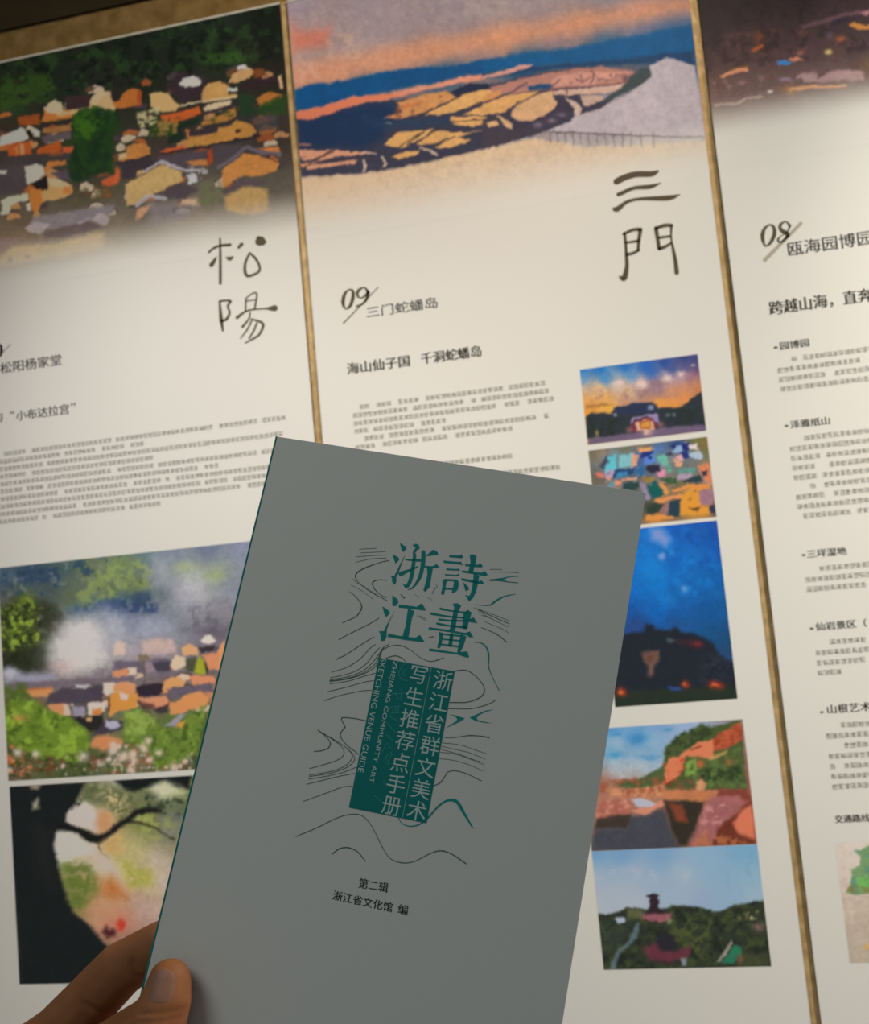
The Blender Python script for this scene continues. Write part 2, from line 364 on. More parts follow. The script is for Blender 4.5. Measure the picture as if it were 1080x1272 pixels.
# ================================================================== LEFT PANEL (village on a wooded slope)
def fade(pic, ztop, zbot, xs=0.0):
    t = np.clip((ztop - pic.Z) / (ztop - zbot), 0, 1); pic.blank = t * t * (3 - 2 * t); return pic
left_root, left_done = panel(*XS[0], 'white exhibition panel at the left with a hillside village photo and brushed title 松陽')
more = []
A, B = (0, 50, 4.24), (170, 0, 4.24)
zb = wall(330, 285)[1]
p = Pic(None, xr=(XS[0][0], XS[0][1] - .0003), zr=(zb - .03, TOP - .0043))
p.field([(0, 95, 22, 34, 20), (60, 85, 20, 32, 22), (150, 70, 16, 30, 20), (240, 50, 18, 34, 22), (330, 30, 14, 26, 16), (20, 120, 38, 56, 26), (90, 105, 24, 36, 24), (180, 90, 22, 34, 20), (270, 75, 28, 48, 24), (340, 60, 20, 24, 18),
         (60, 140, 46, 40, 34), (150, 105, 42, 36, 32), (250, 110, 50, 40, 36), (330, 90, 46, 34, 26), (10, 170, 60, 44, 36), (110, 180, 34, 60, 30), (200, 160, 60, 52, 44), (300, 150, 52, 50, 48), (340, 170, 62, 48, 40),
         (20, 215, 70, 64, 62), (110, 230, 62, 54, 40), (200, 215, 76, 62, 58), (340, 230, 92, 82, 70), (20, 265, 100, 84, 66), (120, 270, 130, 112, 96), (230, 275, 150, 130, 110), (340, 270, 160, 142, 120), (20, 320, 170, 140, 105), (120, 320, 196, 168, 130), (60, 350, 176, 160, 136), (250, 310, 190, 176, 150)])
p.zone(0, 0, 1); p.tone = .86; p.warm = .2; p.sk = 1.25
p.leaf((34, 66, 30), [(0, 78), (345, 4), (352, 70), (250, 95), (120, 112), (0, 150)], 14, .42, .75, 3, 3, 1)
p.leaf((8, 18, 12), [(0, 78), (345, 4), (352, 70), (250, 95), (120, 112), (0, 130)], 10, .42, .7, 3, 3, 5)
p.leaf((44, 78, 26), [(0, 100), (60, 90), (70, 110), (30, 130), (0, 140)], 8, .6, .8, 2, 2, 2)
p.leaf((48, 92, 34), [(255, 68), (310, 62), (312, 76), (250, 82)], 6, .6, .7, 2, 2, 2)
p.houses([(0, 125), (150, 100), (348, 75), (352, 250), (230, 262), (0, 270)], 120, 8, 6, [(170, 98, 48), (184, 132, 84), (196, 176, 146), (104, 70, 50), (74, 60, 64), (150, 80, 40)], 5)
p.zone(*A)
OR, OR2, TAN, CR, WH, DK, PU = (196, 116, 54), (176, 84, 36), (206, 162, 100), (222, 200, 158), (226, 222, 206), (44, 34, 36), (92, 78, 82)
p.poly((60, 42, 44), [(340, 300), (470, 290), (480, 350), (350, 370)])
p.poly(DK, [(570, 270), (630, 260), (620, 330), (590, 330)])
p.poly((150, 74, 30), [(95, 405), (205, 388), (212, 440), (100, 450)], soft=1)
p.poly(OR, [(215, 425), (240, 370), (400, 365), (395, 400), (240, 432)], soft=1); p.poly(CR, [(235, 360), (262, 330), (300, 318), (325, 330), (335, 372), (300, 390), (250, 385)], soft=.9)
p.poly((214, 176, 120), [(300, 380), (470, 352), (470, 372), (300, 402)])
p.poly((216, 178, 124), [(468, 350), (485, 300), (520, 268), (580, 268), (588, 320), (612, 345), (600, 372), (500, 372)]); p.poly(CR, [(480, 330), (495, 290), (545, 262), (575, 275), (540, 300), (500, 350)], a=.7)
p.poly((190, 110, 48), [(585, 330), (630, 318), (650, 285), (690, 255), (735, 262), (745, 340), (620, 362), (600, 350)])
p.poly((160, 108, 62), [(225, 470), (380, 440), (390, 470), (300, 490), (225, 492)]); p.poly((96, 84, 84), [(210, 510), (370, 480), (370, 520), (230, 545)])
p.poly(WH, [(0, 508), (60, 490), (105, 462), (130, 465), (145, 520), (80, 545), (0, 552)]); p.poly(OR2, [(38, 550), (160, 530), (165, 600), (40, 612)]); p.poly((226, 170, 110), [(105, 550), (125, 545), (130, 600), (112, 600)], soft=.6); p.poly((226, 150, 90), [(80, 560), (92, 556), (96, 600), (86, 600)], soft=.6)
p.poly((20, 26, 18), [(140, 470), (165, 470), (170, 520), (148, 520)]); p.poly(WH, [(168, 475), (190, 464), (210, 482), (205, 508), (180, 505)], soft=.6)
p.poly(OR2, [(190, 600), (195, 572), (265, 545), (310, 525), (325, 545), (320, 585), (240, 600)]); p.poly((206, 92, 52), [(325, 565), (385, 558), (380, 588), (330, 592)])
p.poly((78, 66, 68), [(0, 690), (130, 640), (140, 700), (130, 790), (0, 820)], soft=2); p.poly((70, 58, 62), [(40, 620), (380, 590), (390, 640), (50, 660)], a=.7, soft=2)
p.poly(WH, [(0, 688), (35, 686), (35, 702), (0, 708)]); p.poly((228, 220, 200), [(132, 668), (190, 648), (225, 665), (235, 700), (200, 735), (145, 765), (140, 700)]); p.poly((34, 28, 30), [(165, 760), (250, 712), (262, 790), (200, 785)])
p.poly((208, 128, 56), [(155, 785), (215, 780), (222, 850), (205, 900), (175, 905), (152, 840)]); p.poly((226, 176, 108), [(215, 790), (255, 785), (258, 728), (310, 735), (380, 765), (382, 800), (340, 830), (222, 850)]); p.poly((238, 214, 168), [(255, 725), (330, 742), (375, 762), (330, 775), (258, 765)], a=.9)
p.poly((190, 84, 26), [(330, 765), (380, 768), (378, 802), (332, 808)], a=.5); p.poly((196, 118, 60), [(232, 680), (260, 640), (345, 632), (350, 655), (290, 665), (240, 700)]); p.poly((90, 74, 82), [(270, 700), (370, 680), (380, 740), (300, 725)])
p.poly((226, 220, 190), [(5, 910), (12, 850), (40, 822), (145, 808), (150, 835), (60, 865), (45, 918), (15, 922)]); p.poly((230, 220, 200), [(140, 860), (160, 858), (165, 895), (148, 893)], soft=.6)
G1, G2 = (26, 62, 24), (44, 92, 28)
tree = [(385, 400), (420, 365), (500, 350), (560, 362), (620, 385), (640, 440), (600, 500), (590, 600), (600, 700), (510, 700), (420, 750), (370, 730), (365, 640), (390, 560), (375, 470)]
p.poly(G1, tree, rough=2, soft=1.5); p.leaf((48, 104, 24), [(385, 400), (500, 350), (590, 370), (520, 450), (480, 560), (400, 520)], 9, .55, .9, 3, 2, 4); p.leaf((20, 46, 26), tree, 12, .45, .8, 2, 2, 8)
p.poly((206, 132, 66), [(625, 600), (665, 590), (665, 560), (700, 545), (760, 545), (795, 570), (795, 605), (640, 640), (625, 630)]); p.poly((220, 190, 140), [(622, 600), (665, 592), (668, 615), (628, 632)], soft=.6)
p.poly((60, 48, 54), [(600, 640), (800, 610), (806, 690), (650, 740), (640, 660)]); p.poly((200, 92, 48), [(535, 735), (600, 715), (615, 665), (632, 690), (632, 740), (590, 772), (540, 765)], soft=1)
p.leaf((96, 84, 50), [(380, 800), (500, 760), (640, 780), (640, 850), (400, 870)], 8, .5, .7, 2, 2, 3)
p.poly((206, 166, 106), [(660, 760), (810, 680), (810, 800), (730, 860), (665, 875)])
p.poly((136, 124, 124), [(180, 930), (600, 865), (600, 910), (520, 950), (240, 1000), (150, 985)], soft=1.5); p.poly((108, 88, 84), [(230, 1010), (430, 960), (460, 945), (540, 985), (380, 1035), (240, 1040)], soft=1.5)
p.poly((176, 160, 156), [(132, 985), (195, 950), (265, 975), (215, 1020), (150, 1010)]); p.poly((176, 160, 156), [(480, 940), (530, 905), (580, 935), (560, 970), (520, 970)]); p.poly((160, 150, 150), [(410, 960), (470, 925), (480, 935), (420, 970)], soft=.7)
p.poly((150, 124, 112), [(0, 1040), (120, 1040), (60, 1100), (0, 1120)], soft=2); p.poly((206, 176, 128), [(70, 1080), (300, 1065), (480, 1020), (550, 1010), (540, 1090), (300, 1150), (0, 1190), (0, 1150)], soft=3); p.line((150, 130, 122), [(80, 1065), (300, 1062), (440, 1020)], 4, .7, 1.5)
p.poly((110, 100, 84), [(40, 1140), (65, 1140), (62, 1170), (42, 1172)], a=.5, soft=1); p.poly((110, 100, 84), [(130, 1130), (158, 1128), (158, 1150), (132, 1152)], a=.5, soft=1)
p.zone(*B)
p.poly((58, 42, 48), [(150, 450), (230, 380), (360, 400), (350, 520), (230, 540), (200, 500)], soft=1.5)
p.poly((178, 80, 34), [(0, 470), (22, 480), (20, 555), (0, 560)])
p.poly((226, 184, 120), [(65, 495), (120, 485), (165, 490), (200, 540), (230, 560), (200, 582), (130, 590), (70, 560)]); p.poly((226, 222, 206), [(220, 440), (250, 410), (300, 398), (338, 420), (335, 445), (260, 460)], soft=.7)
p.poly((212, 158, 92), [(340, 530), (345, 480), (380, 440), (440, 425), (480, 455), (485, 500), (530, 490), (530, 512), (350, 545)]); p.poly(WH, [(478, 465), (530, 458), (532, 476), (480, 482)], soft=.6); p.line((220, 196, 156), [(235, 552), (350, 536), (530, 508)], 2.2)
p.poly((214, 164, 108), [(480, 440), (500, 395), (540, 370), (600, 352), (620, 380), (600, 410), (530, 435)]); p.poly((232, 226, 214), [(525, 350), (580, 340), (590, 360), (530, 368)], soft=.6); p.poly((130, 72, 36), [(610, 365), (670, 362), (680, 400), (620, 410)], soft=1.5)
p.poly((52, 34, 40), [(540, 440), (740, 400), (745, 430), (640, 470), (545, 470)]); p.poly((220, 180, 130), [(745, 400), (765, 395), (768, 470), (750, 465)], soft=.7)
p.poly((60, 46, 50), [(350, 570), (500, 530), (520, 560), (360, 605)]); p.poly((226, 200, 158), [(352, 572), (400, 545), (495, 528), (492, 552), (420, 575), (356, 588)], soft=.7)
p.poly((204, 96, 42), [(120, 610), (210, 590), (330, 565), (345, 600), (250, 630), (200, 680), (150, 660)]); p.poly((190, 128, 60), [(400, 620), (520, 565), (525, 610), (470, 640), (340, 665), (350, 640)], soft=1)
p.leaf((40, 70, 26), [(340, 600), (520, 570), (520, 650), (400, 670)], 5, .4, .8, 1, 1, 3)
p.poly((150, 120, 60), [(80, 640), (220, 640), (210, 710), (80, 715)], soft=2); p.poly((24, 44, 30), [(220, 640), (330, 620), (330, 650), (240, 680), (250, 740), (170, 760), (160, 700), (220, 700)], rough=1, soft=1)
p.leaf((40, 66, 26), [(80, 610), (240, 620), (220, 720), (60, 720)], 7, .45, .9, 1, 1, 2); p.leaf((206, 196, 140), [(0, 600), (40, 590), (120, 560), (110, 640), (60, 660), (10, 680)], 4, .55, .9, 1, 1, 6)
p.poly((30, 58, 34), [(535, 495), (620, 505), (630, 600), (540, 610)], rough=1.5, soft=1.2); p.poly((186, 114, 48), [(625, 520), (700, 480), (770, 500), (760, 520), (650, 575)]); p.leaf((34, 72, 26), [(640, 560), (790, 490), (790, 600), (700, 620), (640, 600)], 6, .7, .9, 1.5, 1, 2)
p.poly((70, 70, 74), [(600, 620), (740, 600), (750, 680), (640, 690)], soft=2, a=.7)
p.poly((60, 48, 54), [(280, 690), (430, 660), (440, 700), (280, 720)]); p.poly((198, 138, 66), [(262, 775), (270, 720), (425, 695), (428, 672), (480, 665), (530, 632), (600, 655), (632, 690), (600, 720), (480, 745)]); p.poly((60, 40, 20), [(520, 682), (548, 680), (548, 702), (522, 706)], soft=.6); p.poly((196, 120, 64), [(258, 680), (275, 685), (278, 740), (264, 730)], soft=.6)
p.poly((212, 92, 44), [(130, 795), (200, 775), (250, 768), (262, 780), (140, 806)], soft=.7); p.line((52, 36, 40), [(130, 812), (400, 765), (640, 715)], 3)
p.poly((200, 128, 60), [(0, 770), (60, 780), (72, 815), (0, 835)]); p.poly((84, 70, 78), [(100, 830), (380, 790), (340, 880), (200, 870), (130, 845)], soft=1.5); p.poly((204, 130, 66), [(260, 850), (370, 838), (370, 870), (300, 872)], soft=1); p.poly((176, 68, 34), [(370, 800), (395, 780), (400, 850), (375, 870)], soft=1)
p.poly((80, 68, 74), [(400, 770), (560, 755), (540, 800), (450, 860), (410, 870)], soft=1.5)
p.poly((206, 168, 104), [(0, 900), (60, 890), (130, 860), (240, 905), (240, 950), (160, 990), (0, 1060)]); p.line((184, 176, 182), [(45, 900), (130, 848), (200, 880), (260, 898), (330, 895)], 3.2, 1); p.line((60, 44, 48), [(0, 935), (120, 868)], 2, .6)
p.poly((80, 66, 72), [(160, 985), (250, 960), (330, 1000), (260, 1040), (120, 1050)], soft=1.5); p.poly((220, 214, 214), [(265, 925), (310, 915), (315, 960), (275, 970)], soft=.8, rough=1); p.leaf((200, 196, 200), [(240, 880), (370, 870), (370, 920), (320, 960), (250, 960)], 4, .4, .8, 1, 0, 4)
p.poly((210, 136, 66), [(445, 900), (560, 810), (640, 815), (750, 860), (730, 900), (640, 930), (560, 920), (450, 995)]); p.line((110, 96, 104), [(430, 880), (500, 840), (580, 770), (660, 800), (750, 812)], 5, 1); p.poly((216, 130, 70), [(640, 778), (750, 768), (750, 800), (690, 798)], soft=.9)
p.poly((92, 76, 78), [(440, 1010), (560, 935), (690, 960), (640, 985), (560, 975), (470, 1030)], soft=1.2); p.poly((204, 160, 96), [(460, 1040), (560, 985), (620, 980), (690, 1000), (690, 1110), (600, 1135), (470, 1110)], soft=2, a=.95)
p.poly((214, 160, 116), [(0, 1100), (90, 1070), (20, 1150), (0, 1160)], soft=1.2); p.line((184, 176, 180), [(0, 1080), (70, 1030), (150, 1045)], 5, .9); p.poly((140, 128, 130), [(60, 1060), (320, 1080), (260, 1150), (60, 1180)], soft=4, a=.7); p.poly((214, 178, 140), [(240, 1050), (320, 1045), (320, 1080), (240, 1078)], soft=1.5)
p.leaf((110, 112, 76), [(340, 960), (430, 940), (450, 1060), (380, 1120), (320, 1060)], 6, .6, .9, 3, 3, 4)
fade(p, wall(345, 236)[1], wall(345, 300)[1])
more.append(p.build('header_picture', None))

k = Ink(wall).zone(240, 280, 8.483)
k.strokes([[(285, 140, 20), (287, 300, 28), (288, 480, 32), (288, 612, 30)], [(165, 285, 22), (210, 245, 26), (280, 215, 28), (390, 205, 34)], [(245, 335, 16), (218, 380, 40), (192, 420, 46)], [(350, 335, 12), (385, 350, 46), (418, 335, 22)], [(478, 235, 28), (512, 200, 42)],
           [(597, 290, 20), (556, 380, 28), (545, 460, 32), (560, 520, 34), (600, 532, 28), (690, 490, 26), (700, 430, 26), (660, 350, 28), (600, 292, 22)],
           [(280, 800, 22), (288, 900, 32), (298, 1000, 40), (315, 1110, 22)], [(280, 800, 24), (340, 792, 22), (395, 800, 28), (366, 850, 22), (385, 920, 24), (355, 985, 30), (300, 1010, 26)],
           [(558, 770, 18), (552, 900, 18)], [(555, 772, 14), (618, 722, 16), (672, 722, 18), (650, 880, 20)], [(556, 800, 12), (655, 785, 12)], [(464, 972, 34), (540, 915, 22), (620, 888, 18), (760, 876, 18), (810, 876, 40), (862, 872, 66)],
           [(600, 920, 18), (588, 985, 18), (520, 1070, 28)], [(612, 985, 16), (735, 1035, 28), (705, 1140, 24), (640, 1190, 22), (548, 1240, 12)], [(620, 1000, 18), (570, 1100, 18), (500, 1190, 12)], [(672, 1030, 20), (635, 1120, 20), (590, 1190, 18)]])
k.poly([(655, 160), (680, 110), (740, 120), (778, 175), (745, 210), (690, 215), (658, 195)])
more.append(k.build('brushed_title', M_ink, None, on_wall(-.0002)))
k = Ink(wall).zone(0, 420, 9)
k.rib([(-18, 60, 14), (10, 90, 30), (14, 140, 34), (8, 190, 26), (-20, 215, 14)]); k.rib([(-18, 60, 14), (-60, 90, 30), (-75, 150, 34), (-60, 200, 26), (-20, 215, 14)])
more.append(k.build('number', M_ink_dark, None, on_wall(-.0002)))
k = Ink(wall).zone(0, 420, 9); k.rib([(120, 68, 8), (-60, 250, 10)]); more.append(k.build('slash', M_ink, None, on_wall(-.0002)))
Z = (0, 420, 9)
k = Ink(wall); heading(k, '松阳杨家堂', Z, 5, 390, 692, 310, 140, .0003); heading(k, '的', Z, -90, 945, 32, 935, 120, .0003); heading(k, '“', Z, 115, 850, 160, 845, 40, .0002)
heading(k, '小布达拉宫', Z, 185, 915, 775, 858, 128, .0003); heading(k, '”', Z, 795, 762, 848, 758, 40, .0002)
k = Ink(wall); x1 = wall(350, 512)[0]; x0 = XS[0][0] + .06
ext = lambda px, py: (wall(px, py)[0] - x0) / (x1 - x0)
Zs = wall(349, 516)[1] - .008
body(k, x0, x1, Zs, [(.05, 1), (0, ext(175, 545)), (0, .995), (0, ext(188, 565)), (0, .96), (0, ext(272, 577)), (0, .97), (0, .93), (0, .96), (0, ext(198, 630))], .01325, .0082, 3)
more.append(k.build('body_text', M_ink_body, None, on_wall(-.0002), True))

# smoke over the village
p = Pic([(0, 706), (312.6, 671), (300, 950), (7.4, 968.7)], xr=None)
p = Pic(None, xr=(wall(4, 840)[0], XS[0][1] - .062), zr=(wall(120, 963.5)[1], wall(150, 689.5)[1]))
S1, S2 = (0, 690, 4.388), (140, 660, 3.975)
p.field([(10, 715, 70, 92, 110), (40, 712, 40, 66, 96), (80, 705, 66, 92, 92), (60, 735, 70, 84, 84), (110, 712, 84, 122, 76), (150, 700, 98, 140, 84), (180, 690, 96, 124, 130), (215, 685, 130, 140, 160), (260, 682, 112, 120, 150), (300, 678, 140, 146, 172), (330, 700, 140, 146, 172),
         (10, 745, 88, 88, 84), (30, 755, 70, 100, 40), (90, 745, 76, 110, 60), (130, 740, 96, 138, 70), (165, 730, 84, 124, 72), (100, 758, 50, 74, 130), (150, 755, 40, 66, 130), (120, 770, 130, 136, 158), (170, 770, 110, 120, 150), (200, 720, 152, 156, 164), (240, 715, 160, 170, 158), (270, 712, 150, 170, 140), (290, 730, 140, 144, 164), (230, 740, 170, 170, 180), (200, 760, 124, 132, 150), (250, 765, 150, 146, 156), (285, 765, 150, 140, 150),
         (15, 790, 54, 92, 30), (40, 800, 40, 66, 30), (60, 780, 60, 60, 44), (30, 825, 30, 38, 28), (55, 820, 40, 40, 40), (75, 790, 150, 140, 150), (100, 785, 214, 208, 202), (105, 805, 214, 206, 196), (90, 825, 200, 180, 176), (120, 800, 196, 190, 196), (145, 790, 176, 176, 192), (180, 785, 164, 168, 184), (215, 780, 140, 146, 160), (160, 810, 186, 164, 172), (200, 805, 190, 168, 172), (260, 790, 120, 108, 122), (285, 785, 112, 100, 112),
         (10, 845, 130, 122, 140), (60, 850, 132, 118, 132), (100, 850, 100, 82, 92), (150, 840, 110, 90, 104), (200, 830, 120, 100, 112), (260, 830, 110, 92, 96), (50, 870, 120, 90, 60), (100, 870, 74, 60, 70), (200, 860, 110, 84, 80), (260, 860, 180, 120, 80), (10, 870, 80, 104, 40),
         (20, 900, 90, 130, 40), (60, 900, 70, 120, 30), (100, 910, 66, 100, 34), (130, 910, 130, 110, 80), (170, 905, 96, 140, 50), (220, 900, 74, 120, 40), (250, 910, 50, 96, 34), (20, 935, 96, 90, 44), (60, 935, 50, 96, 30), (100, 940, 60, 84, 34), (150, 945, 120, 110, 84), (200, 940, 70, 96, 46), (240, 945, 70, 80, 48), (20, 962, 106, 80, 60), (80, 962, 70, 90, 50), (150, 960, 96, 100, 70), (220, 955, 90, 96, 60)])
p.zone(0, 0, 1); p.warm = .5; p.tone = .94; p.sat = .86; p.sk = 1.4
p.leaf((36, 62, 100), [(0, 708), (150, 690), (120, 725), (60, 745), (0, 740)], 9, .4, .7, 3, 3, 1); p.leaf((130, 140, 128), [(0, 708), (150, 690), (120, 725), (60, 745), (0, 740)], 7, .3, .6, 3, 3, 4)
p.leaf((124, 170, 84), [(95, 740), (120, 708), (165, 690), (190, 700), (185, 730), (140, 745), (100, 755)], 8, .5, .7, 3, 2, 2); p.leaf((70, 108, 70), [(110, 740), (150, 700), (190, 700), (185, 740), (130, 750)], 7, .38, .6, 3, 2, 7)
p.leaf((34, 60, 110), [(85, 760), (120, 745), (185, 735), (200, 760), (150, 765), (120, 758)], 8, .55, .8, 3, 2, 3)
p.houses([(90, 838), (270, 800), (262, 885), (130, 905), (60, 880)], 60, 7, 5, [(236, 156, 90), (226, 190, 160), (210, 130, 84), (110, 92, 104), (246, 214, 180)], 8)
p.zone(*S1)
p.poly((34, 46, 26), [(0, 290), (120, 215), (300, 270), (340, 330), (300, 400), (270, 520), (230, 610), (100, 640), (0, 620)], soft=4, rough=3, a=.8)
for q in [(140, 240, 50), (40, 310, 46), (60, 390, 60), (130, 400, 60), (30, 480, 40), (180, 460, 40), (100, 330, 50), (150, 300, 40)]: p.blob((104, 156, 36), q[0], q[1], q[2], q[2] * .8, .6)
p.leaf((130, 176, 50), [(0, 290), (130, 210), (220, 290), (220, 480), (100, 520), (0, 520)], 5, .42, .9, 2, 2, 3); p.leaf((24, 40, 20), [(0, 300), (130, 230), (220, 300), (240, 560), (100, 620), (0, 600)], 6, .42, .8, 2, 2, 9)
p.leaf((110, 100, 88), [(200, 260), (330, 290), (330, 400), (240, 500), (200, 400)], 6, .4, .6, 2, 2, 1)
for q in [(440, 460, 120, 110, 1), (470, 400, 80, 60, .8), (400, 560, 130, 80, .9), (350, 500, 80, 70, .7), (480, 560, 100, 70, .8)]: p.blob((222, 214, 206), q[0], q[1], q[2], q[3], q[4])
p.blob((196, 164, 158), 340, 610, 70, 50, .7); p.blob((190, 188, 200), 640, 360, 70, 70, .7); p.blob((150, 156, 180), 560, 300, 60, 60, .5)
p.poly((150, 146, 164), [(15, 640), (45, 605), (90, 625), (150, 645), (300, 640), (320, 690), (180, 700), (30, 690)], soft=3, rough=2); p.blob((206, 204, 214), 55, 640, 36, 28, .9)
p.poly((116, 98, 108), [(20, 700), (320, 680), (740, 650), (740, 690), (560, 700), (330, 715), (60, 730)], soft=1.5); p.poly((226, 148, 84), [(130, 732), (285, 725), (285, 765), (180, 772)], soft=1); p.poly((206, 110, 50), [(100, 728), (280, 715), (285, 732), (130, 740)], a=.7, soft=1)
p.poly((78, 64, 78), [(270, 750), (340, 725), (560, 705), (565, 790), (480, 800), (380, 808), (250, 805)], soft=1.2); p.poly((196, 188, 186), [(410, 705), (490, 700), (470, 722), (420, 722)], soft=1)
p.poly((236, 150, 96), [(265, 815), (360, 808), (385, 875), (310, 870), (280, 850)]); p.poly((206, 180, 160), [(345, 815), (370, 815), (385, 870), (350, 872)], soft=.9); p.poly((150, 140, 158), [(390, 825), (460, 822), (465, 870), (395, 875)], soft=1)
p.poly((244, 224, 206), [(472, 805), (575, 795), (570, 850), (480, 870)]); p.poly((240, 140, 66), [(500, 840), (555, 830), (555, 868), (505, 868)], soft=1)
p.poly((246, 222, 200), [(560, 690), (630, 695), (640, 740), (580, 760), (562, 745)]); p.poly((240, 156, 66), [(585, 770), (640, 740), (740, 750), (745, 820), (640, 850), (600, 880), (590, 830)]); p.poly((238, 170, 120), [(640, 700), (700, 685), (740, 700), (745, 740), (660, 735)])
p.poly((80, 40, 30), [(590, 770), (600, 770), (600, 850), (590, 850)], soft=.8); p.poly((40, 36, 34), [(380, 880), (560, 870), (570, 960), (490, 960)], soft=1.5); p.poly((70, 56, 70), [(560, 910), (600, 885), (680, 900), (675, 940), (600, 970), (500, 985)], soft=1); p.poly((176, 172, 190), [(570, 900), (640, 895), (665, 925), (620, 948), (575, 935)], soft=1)
p.poly((250, 190, 120), [(470, 885), (500, 882), (500, 905), (475, 908)], soft=.8)
p.poly((230, 140, 82), [(480, 1040), (530, 985), (620, 985), (680, 1010), (660, 1040), (560, 1060)], soft=2)
bush = [(10, 820), (80, 770), (200, 790), (260, 850), (370, 880), (470, 950), (490, 1030), (430, 1120), (300, 1110), (200, 1100), (20, 1010)]
p.poly((82, 142, 36), bush, soft=2, rough=3); p.leaf((116, 184, 50), bush, 11, .45, .8, 2, 2, 3); p.leaf((40, 92, 20), bush, 10, .35, .8, 2, 2, 6); p.blob((230, 130, 60), 110, 885, 40, 22, .7); p.blob((36, 84, 20), 200, 930, 40, 70, .6)
p.leaf((60, 104, 30), [(10, 720), (130, 700), (170, 780), (20, 830)], 8, .6, .9, 3)
low = [(25, 1040), (200, 1090), (480, 1080), (740, 1040), (746, 1200), (35, 1225)]
p.leaf((120, 60, 36), low, 6, .4, .8, 2, 2, 1); p.leaf((34, 72, 26), low, 6, .38, .85, 1.5, 2, 5)
p.leaf((216, 110, 54), [(28, 1040), (70, 1010), (160, 1090), (200, 1160), (120, 1200), (40, 1190)], 5, .42, .9, 1.5, 1, 4); p.leaf((200, 176, 160), low, 3.5, .26, .9, 1, 1, 8)
for q in [(98, 1075, 22), (195, 1085, 20), (455, 1100, 26), (545, 1130, 18), (620, 1035, 20), (610, 1070, 20), (715, 1090, 18), (715, 1165, 20), (590, 1110, 16), (640, 1110, 16), (340, 1150, 14), (50, 1170, 14), (670, 1100, 16)]: p.blob((226, 206, 188), q[0], q[1], q[2], q[2] * .9, .95, .9)
p.blob((60, 120, 40), 640, 1160, 40, 36, .8); p.blob((60, 130, 40), 700, 1040, 30, 30, .7)
p.zone(*S2)
p.blob((206, 200, 204), 400, 260, 90, 60, .6); p.blob((180, 180, 196), 230, 160, 60, 60, .5); p.blob((150, 178, 120), 350, 180, 60, 30, .7); p.blob((150, 182, 118), 500, 220, 50, 30, .7); p.blob((196, 188, 192), 440, 320, 60, 40, .6)
p.blob((70, 96, 104), 150, 320, 60, 40, .5); p.blob((96, 110, 120), 250, 310, 50, 40, .5); p.leaf((100, 100, 108), [(330, 380), (560, 340), (560, 480), (340, 500)], 8, .4, .6, 3, 2, 2); p.blob((176, 180, 200), 200, 470, 90, 50, .6); p.blob((90, 84, 100), 480, 490, 90, 22, .6)
p.poly((214, 178, 164), [(140, 540), (220, 530), (300, 535), (320, 600), (150, 608)], soft=2, a=.85); p.poly((222, 190, 170), [(5, 570), (30, 540), (60, 560), (60, 610), (5, 612)], soft=1.5)
p.poly((244, 176, 114), [(340, 580), (370, 555), (420, 575), (425, 610), (350, 610)]); p.poly((236, 220, 204), [(435, 545), (450, 515), (480, 508), (510, 540), (480, 555)]); p.poly((60, 46, 56), [(420, 575), (510, 560), (500, 590), (440, 600)], soft=.9); p.poly((246, 160, 96), [(510, 610), (550, 535), (560, 600), (530, 690), (500, 680), (470, 620)]); p.poly((228, 140, 90), [(440, 605), (530, 600), (520, 680), (480, 685)])
p.poly((110, 96, 112), [(0, 640), (130, 640), (260, 620), (290, 650), (270, 700), (170, 700), (0, 680)], soft=1.5); p.poly((70, 62, 76), [(200, 650), (280, 635), (285, 690), (210, 690)], soft=1.2, rough=1)
p.poly((250, 214, 176), [(290, 640), (320, 610), (365, 625), (365, 665), (300, 685), (285, 670)]); p.poly((76, 80, 56), [(365, 630), (410, 620), (420, 690), (360, 695)], soft=1.5, rough=1); p.poly((168, 172, 34), [(405, 700), (410, 650), (430, 612), (455, 640), (468, 700), (430, 705)], soft=.9)
p.poly((60, 50, 40), [(455, 640), (475, 680), (470, 705), (460, 700)], soft=.8); p.poly((240, 150, 96), [(0, 690), (70, 680), (80, 712), (0, 718)]); p.poly((246, 220, 190), [(75, 675), (115, 672), (118, 706), (80, 708)], soft=.8)
p.poly((150, 126, 136), [(150, 650), (190, 640), (215, 690), (165, 700)], soft=1.5); p.line((110, 90, 80), [(155, 640), (155, 760)], 2); p.leaf((130, 110, 70), [(120, 610), (180, 600), (185, 640), (130, 650)], 4, .6, .9, 1)
p.poly((250, 172, 96), [(255, 745), (290, 725), (340, 722), (358, 745), (350, 768), (260, 770)]); p.poly((240, 146, 96), [(388, 735), (400, 710), (500, 715), (505, 745), (400, 762)]); p.poly((104, 90, 104), [(270, 780), (500, 750), (490, 790), (380, 800), (280, 835)], soft=1.2)
p.poly((50, 36, 50), [(115, 770), (160, 755), (250, 750), (252, 790), (220, 810), (130, 820)], soft=.9); p.poly((240, 156, 96), [(0, 760), (60, 740), (115, 760), (110, 800), (0, 790)]); p.poly((246, 158, 60), [(0, 800), (60, 800), (120, 830), (120, 870), (60, 880), (0, 885)]); p.poly((214, 190, 180), [(30, 795), (80, 810), (70, 835), (35, 830)], soft=1)
p.poly((240, 150, 104), [(130, 830), (260, 812), (280, 850), (210, 880), (140, 850)]); p.poly((96, 50, 46), [(120, 840), (200, 850), (220, 875), (150, 880)], soft=1.2, a=.8); p.poly((70, 50, 56), [(200, 880), (280, 850), (270, 900), (230, 900)], soft=1)
